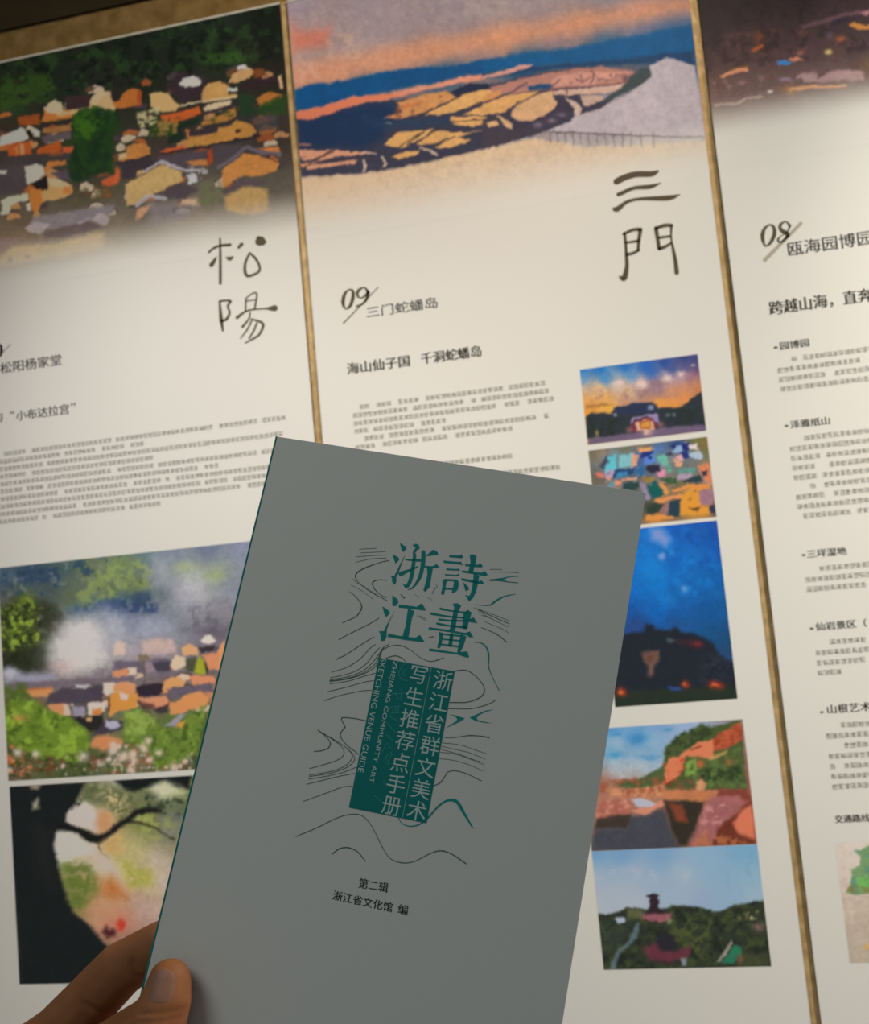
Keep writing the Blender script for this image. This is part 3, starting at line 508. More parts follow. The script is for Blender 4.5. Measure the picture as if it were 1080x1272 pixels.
p.poly((246, 156, 84), [(285, 905), (280, 860), (380, 800), (430, 792), (472, 820), (460, 870), (380, 880), (330, 905)]); p.poly((160, 150, 160), [(255, 960), (330, 905), (370, 900), (300, 965)], soft=1); p.poly((244, 160, 60), [(305, 970), (320, 945), (370, 935), (360, 975)], soft=1)
b2 = [(60, 900), (130, 870), (200, 920), (240, 970), (340, 975), (380, 890), (460, 870), (440, 990), (420, 1100), (230, 1190), (170, 1080), (60, 1040)]
p.poly((84, 138, 44), b2, soft=2, rough=3); p.leaf((130, 184, 76), [(60, 900), (130, 870), (220, 940), (180, 1000), (60, 1000)], 10, .55, .8, 2, 2, 1); p.leaf((44, 96, 28), b2, 8, .42, .85, 2, 2, 4); p.leaf((120, 180, 60), b2, 6, .3, .7, 1.5, 1, 9)
lo2 = [(0, 1040), (170, 1060), (230, 1170), (400, 1090), (390, 1180), (0, 1205)]
p.leaf((150, 80, 50), lo2, 5, .42, .8, 1, 1, 2); p.leaf((222, 190, 170), lo2, 4, .34, .95, 1, 1, 7)
for q in [(50, 1110, 22), (100, 1100, 20), (170, 1035, 20), (155, 1075, 20), (230, 1095, 18), (300, 1165, 20), (355, 1135, 16), (110, 1135, 18), (95, 1180, 16), (10, 1070, 18), (180, 1130, 18)]: p.blob((236, 200, 176), q[0], q[1], q[2], q[2] * .9, .95, .9)
more.append(p.build('picture_print', None)); more[-1]['label'] = 'print of white smoke drifting over an orange village'

# old tree leaning over a bright clearing
T = (0, 950, 3.6)
p = Pic(None, xr=(wall(18, 1100)[0], XS[0][1] - .062), zr=(wall(40, 1222.5)[1], wall(120, 970.5)[1])).zone(*T); p.sk = 2.3
DKT = (24, 34, 36)
p.field([(60, 120, 20, 26, 26), (200, 130, 24, 28, 24), (60, 400, *DKT), (200, 400, 30, 34, 34), (60, 700, *DKT), (60, 950, 20, 32, 34), (250, 900, 26, 38, 36), (400, 950, 30, 36, 36), (200, 600, *DKT), (300, 750, 30, 36, 36), (420, 860, 34, 40, 36),
         (370, 200, 226, 214, 200), (420, 250, 210, 180, 150), (470, 260, 190, 140, 90), (420, 110, 90, 92, 60), (500, 90, 200, 190, 170), (540, 150, 120, 118, 84), (500, 200, 150, 140, 100), (620, 140, 90, 100, 60), (720, 100, 210, 204, 170), (790, 110, 130, 140, 70), (700, 180, 60, 74, 50), (800, 200, 80, 90, 70),
         (300, 330, 226, 218, 204), (280, 400, 222, 206, 184), (370, 380, 206, 184, 160), (430, 420, 210, 196, 176), (320, 500, 112, 120, 52), (350, 570, 96, 110, 50), (340, 630, 120, 116, 60), (420, 510, 180, 140, 100), (480, 560, 180, 110, 60), (400, 640, 190, 140, 100), (450, 700, 196, 140, 116), (500, 650, 200, 150, 110), (520, 700, 206, 110, 84), (550, 470, 196, 186, 120), (520, 380, 200, 176, 110), (600, 360, 176, 168, 110), (640, 500, 176, 170, 90), (700, 430, 196, 178, 166), (740, 520, 186, 164, 156), (620, 620, 176, 146, 136), (680, 650, 180, 150, 140), (560, 760, 150, 110, 96), (760, 330, 120, 116, 96), (680, 270, 106, 116, 60), (600, 260, 116, 120, 60), (900, 300, 120, 116, 90), (900, 600, 170, 150, 140), (700, 900, 90, 70, 60), (900, 900, 80, 64, 60)])
p.poly((22, 26, 26), [(33, 95), (385, 75), (340, 170), (300, 215), (295, 260), (330, 280), (290, 300), (250, 310), (246, 350), (260, 450), (290, 560), (330, 660), (400, 720), (460, 790), (700, 1100), (97, 985)], soft=1.2)
p.poly((70, 84, 50), [(345, 165), (390, 85), (500, 80), (600, 140), (610, 190), (540, 240), (470, 180), (400, 175)], soft=2, rough=2, a=.7); p.leaf((150, 140, 100), [(380, 90), (500, 80), (610, 150), (560, 220), (480, 190)], 6, .5, .8, 2, 1, 4); p.leaf((206, 180, 130), [(460, 100), (560, 130), (560, 230), (490, 220)], 4, .4, .8, 2, 1, 2)
p.poly((226, 214, 202), [(300, 235), (320, 195), (380, 170), (420, 200), (450, 240), (440, 300), (390, 290), (310, 265)], soft=1.5, rough=1.5); p.poly((196, 144, 100), [(440, 215), (500, 210), (500, 290), (445, 305), (425, 270)], soft=2); p.leaf((30, 30, 28), [(330, 150), (370, 160), (360, 190), (320, 200)], 4, .5, .9, 1)
p.poly((18, 24, 24), [(510, 68), (660, 55), (860, 38), (850, 110), (780, 100), (740, 75), (680, 95), (600, 120), (560, 110)], soft=1.2, rough=1); p.leaf((34, 46, 34), [(620, 130), (850, 140), (800, 240), (640, 200)], 9, .5, .8, 2, 2, 5); p.poly((204, 200, 170), [(680, 100), (740, 78), (810, 100), (820, 130), (740, 150), (700, 140)], soft=3, a=.8)
p.leaf((150, 156, 84), [(590, 210), (760, 240), (780, 320), (700, 340), (620, 290)], 6, .5, .8, 2, 2, 3); p.line((34, 34, 26), [(570, 250), (680, 275), (780, 330)], 3, .9); p.leaf((116, 118, 110), [(700, 200), (830, 220), (790, 350), (720, 330)], 7, .5, .6, 2)
p.poly((22, 22, 22), [(250, 265), (310, 262), (380, 290), (440, 315), (490, 290), (540, 250), (600, 205), (640, 190), (720, 200), (720, 212), (620, 222), (570, 260), (500, 315), (440, 355), (390, 345), (340, 310), (260, 300)], soft=1)
p.line((50, 44, 30), [(435, 355), (455, 395), (492, 420)], 1.6); p.poly((228, 220, 206), [(262, 300), (340, 312), (395, 350), (430, 365), (420, 400), (350, 410), (290, 430), (262, 440), (246, 350)], soft=1.6, rough=1); p.poly((224, 206, 184), [(420, 380), (500, 420), (540, 500), (560, 560), (500, 500), (420, 470)], soft=2.5)
p.leaf((84, 104, 40), [(270, 440), (400, 430), (440, 560), (360, 650), (320, 640)], 9, .6, .8, 3, 2, 2); p.leaf((158, 154, 72), [(520, 400), (680, 480), (680, 540), (600, 560), (520, 440)], 8, .55, .8, 3, 2, 6); p.poly((190, 150, 90), [(450, 350), (540, 300), (540, 400), (480, 400)], soft=3, a=.7)
p.poly((176, 100, 50), [(500, 490), (560, 560), (570, 600), (500, 590), (460, 560)], soft=3, a=.7); p.poly((196, 64, 48), [(520, 710), (540, 685), (565, 705), (555, 738), (530, 740)], soft=1.2); p.poly((74, 34, 36), [(455, 750), (475, 715), (490, 735), (520, 740), (515, 765), (480, 775)], soft=1.2); p.line((216, 170, 140), [(460, 610), (520, 680)], 3, .5, 2)
p.poly((50, 44, 44), [(160, 280), (220, 300), (240, 540), (180, 480)], a=.35, soft=6); p.poly((200, 190, 160), [(150, 170), (170, 150), (172, 190), (152, 198)], soft=1.5, a=.9); p.poly((170, 150, 120), [(135, 92), (180, 92), (170, 108), (145, 108)], soft=1.2)
more.append(p.build('picture_print', None)); more[-1]['label'] = 'print of a dark leaning tree trunk before bright foliage'
left_done(more)
# ================================================================== MIDDLE PANEL (river plain at dusk)
mid_root, mid_done = panel(*XS[1], 'white exhibition panel in the middle with a river sunset photo and brushed title 三門')
more = []
A, B = (340, 50, 3.857), (600, 20, 3.857)
p = Pic(None, xr=(XS[1][0] + .0003, XS[1][1] - .0003), zr=(wall(600, 265)[1], TOP - .0043))
p.field([(370, 10, 140, 130, 150), (450, 8, 140, 126, 134), (550, 0, 136, 122, 132), (650, 0, 150, 130, 130), (750, -10, 130, 118, 128), (850, -20, 120, 110, 122), (370, 45, 206, 120, 90), (400, 45, 206, 134, 104), (440, 50, 190, 150, 130), (480, 40, 150, 130, 130), (560, 35, 160, 130, 124), (640, 35, 190, 134, 108), (720, 25, 206, 140, 104), (800, 10, 196, 134, 116), (850, 2, 170, 130, 124),
         (375, 70, 214, 160, 128), (420, 75, 206, 156, 128), (480, 68, 204, 148, 118), (540, 60, 206, 142, 108), (620, 50, 210, 140, 100), (700, 40, 196, 136, 116), (780, 28, 150, 126, 128), (850, 18, 120, 116, 134), (372, 100, 214, 146, 114), (420, 92, 206, 140, 116), (500, 80, 176, 130, 116), (600, 66, 150, 120, 118), (700, 52, 120, 110, 124), (800, 36, 96, 106, 134), (850, 28, 84, 100, 130),
         (380, 120, 12, 76, 122), (450, 104, 10, 74, 120), (550, 92, 10, 76, 122), (650, 82, 12, 80, 124), (750, 62, 12, 84, 130), (840, 48, 10, 80, 126), (860, 42, 10, 80, 126), (380, 134, 16, 66, 110), (650, 92, 16, 66, 100), (800, 66, 24, 60, 90), (850, 64, 30, 60, 90),
         (380, 165, 20, 46, 76), (430, 150, 40, 60, 84), (470, 160, 38, 50, 70), (400, 185, 40, 44, 64), (450, 180, 52, 50, 66), (480, 190, 70, 60, 72), (520, 180, 90, 80, 84), (560, 140, 110, 84, 74), (620, 130, 150, 110, 90), (700, 100, 196, 140, 120), (780, 88, 96, 80, 84), (400, 205, 100, 80, 84), (500, 200, 80, 68, 76), (580, 175, 90, 70, 76), (650, 150, 96, 76, 80), (700, 130, 80, 66, 76),
         (400, 222, 210, 172, 138), (480, 215, 216, 178, 140), (560, 200, 218, 184, 146), (620, 190, 196, 176, 158), (650, 180, 186, 170, 160), (700, 160, 180, 164, 162), (760, 130, 178, 162, 164), (820, 110, 176, 158, 166), (860, 120, 178, 160, 168), (740, 90, 60, 58, 76), (850, 160, 184, 168, 166), (700, 190, 196, 184, 170), (800, 190, 188, 174, 168), (860, 190, 192, 178, 170), (450, 240, 206, 180, 156), (600, 225, 208, 190, 168), (750, 220, 206, 192, 176)])
p.zone(0, 0, 1)
p.poly((150, 132, 132), [(364, -30), (870, -60), (870, -18), (700, 18), (500, 48), (364, 84)], soft=14, a=.75)
p.poly((208, 140, 104), [(364, 84), (500, 56), (700, 22), (870, -12), (870, 14), (700, 44), (500, 84), (364, 116)], soft=9, a=.8)
p.leaf((212, 168, 136), [(365, 60), (420, 40), (480, 45), (430, 90), (368, 110)], 12, .35, .45, 5, 2, 3); p.poly((214, 104, 74), [(364, 42), (410, 36), (404, 58), (366, 62)], soft=7, a=.6); p.leaf((170, 152, 140), [(500, 0), (690, 0), (640, 20), (520, 22)], 10, .5, .4, 4, 2, 2)
p.zone(*A)
p.poly((56, 54, 70), [(105, 380), (430, 300), (580, 290), (850, 250), (1090, 200), (1300, 150), (1500, 120), (1500, 380), (1300, 440), (1090, 502), (860, 556), (600, 612), (430, 636), (125, 656)], soft=1.5)
p.poly((26, 46, 76), [(110, 385), (430, 305), (560, 300), (600, 340), (540, 420), (520, 480), (420, 520), (300, 510), (130, 520)], soft=6)
p.poly((214, 180, 144), [(125, 660), (430, 638), (600, 614), (860, 558), (1090, 505), (1250, 470), (1500, 510), (2200, 480), (2200, 900), (125, 900)], soft=2)
p.poly((10, 74, 120), [(98, 240), (170, 210), (270, 205), (400, 178), (620, 135), (860, 125), (1000, 95), (1090, 85), (1090, 150), (900, 170), (700, 215), (540, 245), (380, 275), (250, 315), (105, 335)], soft=2)
p.poly((228, 128, 92), [(105, 345), (250, 312), (380, 268), (430, 268), (560, 255), (700, 225), (900, 180), (1090, 148), (1090, 170), (960, 195), (760, 230), (640, 262), (520, 288), (430, 300), (280, 345), (170, 378), (110, 378)], soft=1.2); p.poly((214, 146, 122), [(560, 250), (900, 180), (1090, 150), (1090, 166), (800, 225), (600, 262)], a=.7)
p.poly((206, 140, 84), [(525, 375), (620, 340), (590, 300), (720, 262), (820, 240), (880, 270), (760, 330), (640, 370)], soft=1.2); p.poly((192, 110, 70), [(590, 320), (700, 290), (740, 300), (600, 340)], a=.6); p.leaf((120, 70, 56), [(540, 370), (600, 300), (840, 240), (860, 280), (640, 370)], 6, .35, .8, 1, 0, 2)
p.poly((34, 40, 62), [(850, 250), (940, 205), (1030, 210), (1040, 230), (930, 250), (870, 270)], soft=1.2, rough=1)
fields = [[(725, 360), (890, 268), (1000, 235), (1090, 240), (1090, 265), (920, 330), (800, 360)], [(905, 355), (1080, 285), (1090, 345), (1000, 360)], [(845, 365), (1020, 365), (1030, 395), (960, 415), (880, 410), (850, 390)], [(530, 500), (600, 440), (770, 425), (720, 465), (620, 515), (570, 510)], [(680, 498), (770, 432), (940, 445), (1000, 430), (870, 470), (760, 500)], [(770, 515), (860, 465), (950, 475), (860, 512), (800, 520)], [(570, 555), (620, 535), (700, 530), (690, 550), (600, 572)], [(120, 525), (300, 525), (480, 540), (430, 550), (120, 560)], [(130, 565), (220, 545), (250, 565), (150, 578)], [(150, 600), (400, 572), (390, 590), (160, 620)], [(120, 590), (250, 570), (140, 612)], [(190, 570), (280, 530), (340, 545), (240, 572)]]
for i, q in enumerate(fields): p.poly((216, 160, 96) if i < 7 else (206, 142, 110), q, soft=.9)
for q in [[(600, 510), (740, 425)], [(680, 498), (780, 428)], [(760, 500), (870, 460)], [(890, 340), (1090, 262)], [(720, 360), (900, 265)], [(130, 620), (280, 525)], [(190, 575), (290, 530)], [(120, 590), (480, 560)], [(640, 500), (720, 440)], [(850, 390), (1030, 380)]]: p.line((70, 54, 56), q, 1.6, .9)
for q in [[(430, 575), (440, 605), (430, 625)], [(520, 560), (535, 590), (530, 605)], [(700, 515), (745, 530), (780, 550)]]: p.line((206, 176, 150), q, 2.6, .9)
p.line((196, 168, 160), [(430, 540), (490, 542)], 2, .8); p.line((206, 170, 160), [(540, 398), (565, 398)], 2, .8); p.line((206, 130, 100), [(120, 500), (180, 500)], 2, .7)
p.poly((32, 62, 92), [(420, 370), (560, 385), (840, 370), (840, 400), (620, 425), (540, 420), (430, 400)], soft=5, a=.6)
p.zone(*B)
p.poly((12, 84, 130), [(0, 215), (200, 175), (420, 155), (560, 125), (800, 80), (1000, 40), (1010, 180), (880, 190), (700, 215), (400, 235), (250, 240), (0, 270)], soft=3); p.poly((26, 62, 96), [(250, 240), (700, 205), (880, 175), (1010, 170), (1010, 235), (950, 215), (830, 225), (640, 235), (380, 250), (0, 300), (0, 275)], soft=2)
p.poly((206, 146, 130), [(0, 290), (180, 238), (245, 232), (200, 258), (0, 302)], soft=.9)
p.poly((176, 120, 104), [(30, 340), (180, 300), (400, 255), (560, 240), (720, 262), (710, 330), (560, 335), (380, 345), (250, 360), (60, 380)], soft=1.5); p.poly((206, 144, 124), [(370, 280), (540, 265), (700, 270), (640, 290), (520, 330), (350, 340), (330, 310)], soft=1.2); p.poly((22, 70, 106), [(210, 335), (330, 325), (320, 350), (220, 358)], soft=1.2); p.leaf((110, 76, 80), [(400, 255), (720, 250), (720, 320), (400, 330)], 6, .35, .7, 1.5, 0, 5)
p.poly((216, 158, 96), [(0, 460), (0, 420), (130, 375), (280, 362), (200, 410), (100, 460), (20, 470)], soft=.9); p.poly((206, 140, 84), [(0, 380), (90, 350), (80, 380), (0, 415)], soft=1)
p.poly((210, 160, 116), [(140, 450), (220, 395), (330, 355), (340, 390), (360, 415), (330, 455), (240, 500), (170, 500), (135, 480)], soft=.9)
p.poly((206, 164, 142), [(330, 360), (420, 345), (690, 325), (640, 360), (500, 375), (340, 380)], soft=.9); p.poly((196, 160, 140), [(470, 380), (580, 378), (570, 410), (510, 435), (480, 430)], soft=.9)
p.poly((60, 52, 68), [(340, 378), (420, 378), (460, 400), (480, 440), (560, 410), (640, 375), (560, 460), (420, 500), (300, 548), (160, 560), (150, 520), (260, 500), (350, 450), (360, 410)], soft=1.3)
p.poly((60, 70, 70), [(700, 290), (760, 250), (820, 245), (818, 285), (740, 340), (640, 385), (560, 425), (600, 380), (690, 330)], soft=1.3); p.poly((66, 56, 66), [(0, 500), (60, 465), (110, 480), (160, 540), (300, 548), (160, 590), (0, 640)], soft=1.6, rough=1)
p.poly((200, 168, 150), [(395, 385), (440, 410), (470, 440), (465, 480), (440, 480), (440, 445), (405, 400)], soft=.8); p.poly((214, 166, 120), [(65, 470), (100, 490), (140, 520), (140, 545), (115, 535), (90, 500)], soft=.8); p.poly((206, 160, 110), [(20, 510), (70, 500), (80, 522), (30, 530)], soft=.8)
for q in [[(120, 450), (200, 400), (330, 340), (370, 300)], [(330, 355), (690, 322)], [(405, 345), (405, 370)], [(520, 320), (535, 270)], [(690, 290), (685, 310)], [(0, 420), (120, 370), (210, 320)]]: p.line((90, 66, 76), q, 2, .85)
for q in [(380, 470), (330, 500), (265, 520)]: p.blob((150, 130, 136), q[0], q[1], 22, 12, .6)
p.poly((184, 168, 168), [(800, 240), (880, 198), (940, 212), (1015, 240), (1060, 580), (700, 568), (300, 552), (420, 505), (440, 480), (560, 445), (700, 370), (810, 290)], soft=1.2)
p.line((96, 84, 86), [(290, 553), (500, 562), (760, 572), (1060, 582)], 1.9, .95)
for i, x in enumerate([320, 355, 392, 430, 465, 505, 545, 585, 625, 668, 710, 755, 815]): p.line((116, 102, 102), [(x, 560), (x + 5, 605 + i * 2)], 1.7 if i < 8 else 1.8, .85)
for x, a in ((905, .7), (965, .4), (1015, .35)): p.line((170, 156, 152), [(x, 582), (x + 5, 625)], 2, a)
fade(p, wall(600, 185)[1], wall(600, 262)[1])
more.append(p.build('header_picture', None))

k = Ink(wall).zone(740, 190, 7.069)
k.strokes([[(185, 252, 58), (260, 215, 56), (360, 188, 54), (490, 185, 50), (548, 162, 22)], [(200, 365, 34), (235, 352, 36), (340, 308, 32), (480, 296, 38), (572, 266, 10)], [(165, 492, 34), (195, 492, 46), (280, 430, 30), (400, 403, 28), (640, 395, 46), (742, 366, 8)],
           [(257, 705, 24), (266, 800, 26), (272, 900, 30), (276, 1000, 36), (252, 1100, 50), (212, 1085, 14)], [(250, 712, 28), (330, 676, 28), (398, 672, 34)], [(395, 680, 36), (382, 770, 30), (375, 858, 26)], [(268, 788, 20), (380, 772, 24)], [(278, 892, 28), (330, 880, 26), (382, 852, 24)],
           [(532, 662, 36), (546, 750, 32), (560, 838, 34)], [(528, 662, 28), (610, 637, 34), (672, 636, 28)], [(668, 640, 24), (665, 740, 16), (682, 840, 26), (702, 940, 34), (715, 1052, 40)], [(557, 745, 24), (655, 732, 22)], [(562, 842, 30), (620, 820, 28), (662, 792, 20)]])
more.append(k.build('brushed_title', M_ink, None, on_wall(-.0002)))
k = Ink(wall).zone(410, 340, 5.143)
k.strokes([[(122, 100, 8), (95, 130, 20), (84, 185, 23), (100, 223, 10), (130, 205, 20), (148, 150, 23), (146, 110, 17), (122, 100, 8)], [(245, 118, 20), (220, 88, 9), (183, 108, 19), (176, 138, 17), (200, 156, 9), (235, 132, 17), (245, 112, 20), (236, 160, 19), (205, 196, 12), (170, 208, 12)]])
more.append(k.build('number', M_ink, None, on_wall(-.0002)))
k = Ink(wall).zone(410, 340, 5.143); k.rib([(308, 88, 6), (87, 316, 8)]); more.append(k.build('slash', M_ink, None, on_wall(-.0002)))
Z = (410, 340, 5.143)
k = Ink(wall); heading(k, '三门蛇蟠岛', Z, 238, 278, 690, 222, 74, .0002); heading(k, '海山仙子国', Z, 114, 640, 512, 596, 76, .0006); heading(k, '千洞蛇蟠岛', Z, 588, 580, 970, 530, 76, .0006)
k = Ink(wall); x0 = wall(438, 513)[0]; x1 = wall(681, 484)[0]; z = wall(600, 487)[1] - .002
body(k, x0, x1, z, [(.04, .97), (0, .99), (0, 1), (0, .47), (.05, .98), (0, .79)], .0132, .0082, 11)
body(k, x0, wall(692, 583)[0], wall(641, 566)[1] - .003, [(0, .79), (0, .6), (.04, 1)], .0132, .0082, 12)
more.append(k.build('body_text', M_ink_body, None, on_wall(-.0002), True))

xr = (wall(725.5, 506)[0], wall(872.5, 488)[0])
# A: gatehouse at sunset
p = Pic(None, xr=xr, zr=(wall(804, 544)[1], wall(794, 449.6)[1])).zone(710, 430, 6)
p.field([(80, 190, 40, 120, 190), (200, 170, 20, 110, 190), (400, 150, 20, 104, 186), (550, 150, 20, 90, 176), (700, 120, 30, 70, 150), (850, 90, 46, 66, 130), (930, 90, 60, 66, 116), (90, 260, 96, 150, 200), (250, 240, 56, 136, 200), (450, 220, 90, 150, 200), (600, 200, 30, 96, 180), (750, 180, 40, 70, 140), (850, 160, 70, 74, 130), (940, 170, 90, 74, 110), (100, 320, 226, 180, 140), (200, 320, 240, 186, 130), (350, 290, 226, 196, 176), (420, 330, 236, 186, 140), (520, 280, 230, 190, 170), (600, 290, 150, 116, 130), (720, 240, 226, 190, 180), (820, 230, 200, 160, 170), (900, 230, 160, 110, 130), (100, 400, 240, 170, 90), (250, 390, 240, 170, 90), (400, 400, 196, 140, 110), (550, 350, 150, 116, 120), (650, 320, 146, 112, 126), (750, 330, 206, 140, 100), (850, 310, 216, 140, 90), (930, 270, 200, 130, 90), (150, 450, 206, 130, 60), (270, 460, 250, 180, 60), (560, 390, 200, 140, 100), (650, 430, 246, 160, 60), (750, 430, 240, 150, 60), (850, 390, 226, 140, 70), (950, 320, 206, 130, 70), (130, 490, 240, 160, 50)])
p.leaf((150, 110, 110), [(100, 330), (450, 330), (600, 260), (900, 260), (860, 360), (420, 400), (100, 400)], 9, .38, .5, 3, 1, 2)
for q in [(350, 275, 34, 20), (530, 285, 40, 30), (720, 238, 36, 22), (820, 212, 30, 18), (905, 140, 14, 8)]: p.blob((240, 206, 190), *q, a=.8)
p.poly((150, 100, 60), [(105, 440), (250, 420), (330, 435), (200, 455), (110, 460)], soft=1, a=.6)
p.poly((44, 50, 58), [(105, 530), (150, 495), (290, 500), (320, 460), (440, 430), (590, 415), (640, 460), (820, 452), (890, 400), (970, 340), (1010, 620), (120, 690)], soft=1.2)
p.poly((40, 50, 76), [(310, 465), (440, 430), (590, 418), (640, 460), (600, 500), (450, 510), (320, 500)], soft=1.5); p.leaf((30, 44, 34), [(110, 530), (400, 520), (420, 640), (120, 680)], 8, .5, .8, 2); p.leaf((34, 48, 44), [(700, 480), (980, 380), (1005, 590), (700, 600)], 8, .5, .8, 2)
p.poly((120, 130, 160), [(565, 445), (600, 440), (620, 468), (575, 472)], soft=.8); p.poly((120, 120, 150), [(305, 500), (330, 500), (340, 530), (315, 525)], soft=.8); p.blob((130, 140, 160), 718, 517, 16, 12, .8); p.blob((130, 140, 160), 768, 512, 16, 12, .8)
p.poly((110, 92, 116), [(130, 690), (420, 650), (700, 605), (900, 590), (1010, 590), (1012, 632), (130, 735)], soft=1.5)
p.poly((150, 130, 170), [(445, 540), (560, 510), (645, 505), (660, 580), (630, 560), (560, 520), (470, 550), (450, 590)], soft=.8); p.poly((110, 50, 60), [(440, 600), (480, 550), (550, 525), (610, 540), (650, 590), (610, 620), (450, 640)], soft=1); p.poly((226, 170, 140), [(480, 570), (550, 545), (610, 560), (620, 620), (490, 635)], soft=1)
p.poly((160, 80, 40), [(512, 560), (590, 550), (595, 610), (515, 618)], soft=.8); p.poly((240, 180, 70), [(520, 570), (585, 562), (588, 600), (522, 605)], soft=.9, a=.7); p.blob((246, 196, 170), 565, 640, 34, 22, .9); p.blob((206, 130, 120), 430, 620, 26, 20, .7); p.blob((200, 130, 120), 665, 590, 22, 22, .7); p.blob((226, 180, 120), 190, 648, 14, 24, .8)
more.append(p.build('picture_print', None)); more[-1]['label'] = 'print of a gatehouse under an orange and blue sky'
# B: rooftops
p = Pic(None, xr=xr, zr=(wall(812, 650)[1], wall(806, 551)[1])).zone(725, 530, 6)
p.field([(60, 200, 120, 110, 80), (150, 190, 150, 120, 96), (300, 160, 116, 110, 80), (450, 150, 150, 120, 84), (560, 150, 76, 106, 150), (700, 140, 40, 66, 130), (850, 110, 110, 110, 60), (920, 120, 140, 110, 50), (80, 300, 110, 110, 106), (200, 240, 110, 156, 170), (300, 250, 110, 150, 160), (450, 230, 60, 90, 170), (550, 240, 100, 150, 150), (680, 230, 130, 130, 130), (800, 230, 110, 116, 126), (900, 210, 110, 116, 80), (100, 400, 110, 96, 80), (250, 360, 60, 100, 140), (420, 320, 50, 96, 140), (520, 330, 90, 90, 110), (600, 350, 170, 130, 150), (700, 330, 90, 120, 110), (850, 330, 110, 120, 116), (940, 320, 216, 140, 100), (250, 430, 170, 130, 116), (360, 440, 50, 80, 76), (450, 440, 140, 120, 110), (540, 480, 20, 80, 80), (600, 440, 170, 130, 96), (700, 430, 110, 100, 70), (850, 400, 60, 76, 84), (930, 400, 200, 136, 110), (500, 600, 40, 56, 50), (580, 540, 220, 140, 70), (620, 600, 150, 110, 100), (680, 600, 36, 60, 70), (800, 480, 236, 160, 60), (800, 600, 236, 160, 50), (920, 540, 150, 110, 120), (920, 620, 236, 160, 50), (550, 680, 220, 140, 60), (980, 620, 60, 60, 80)])
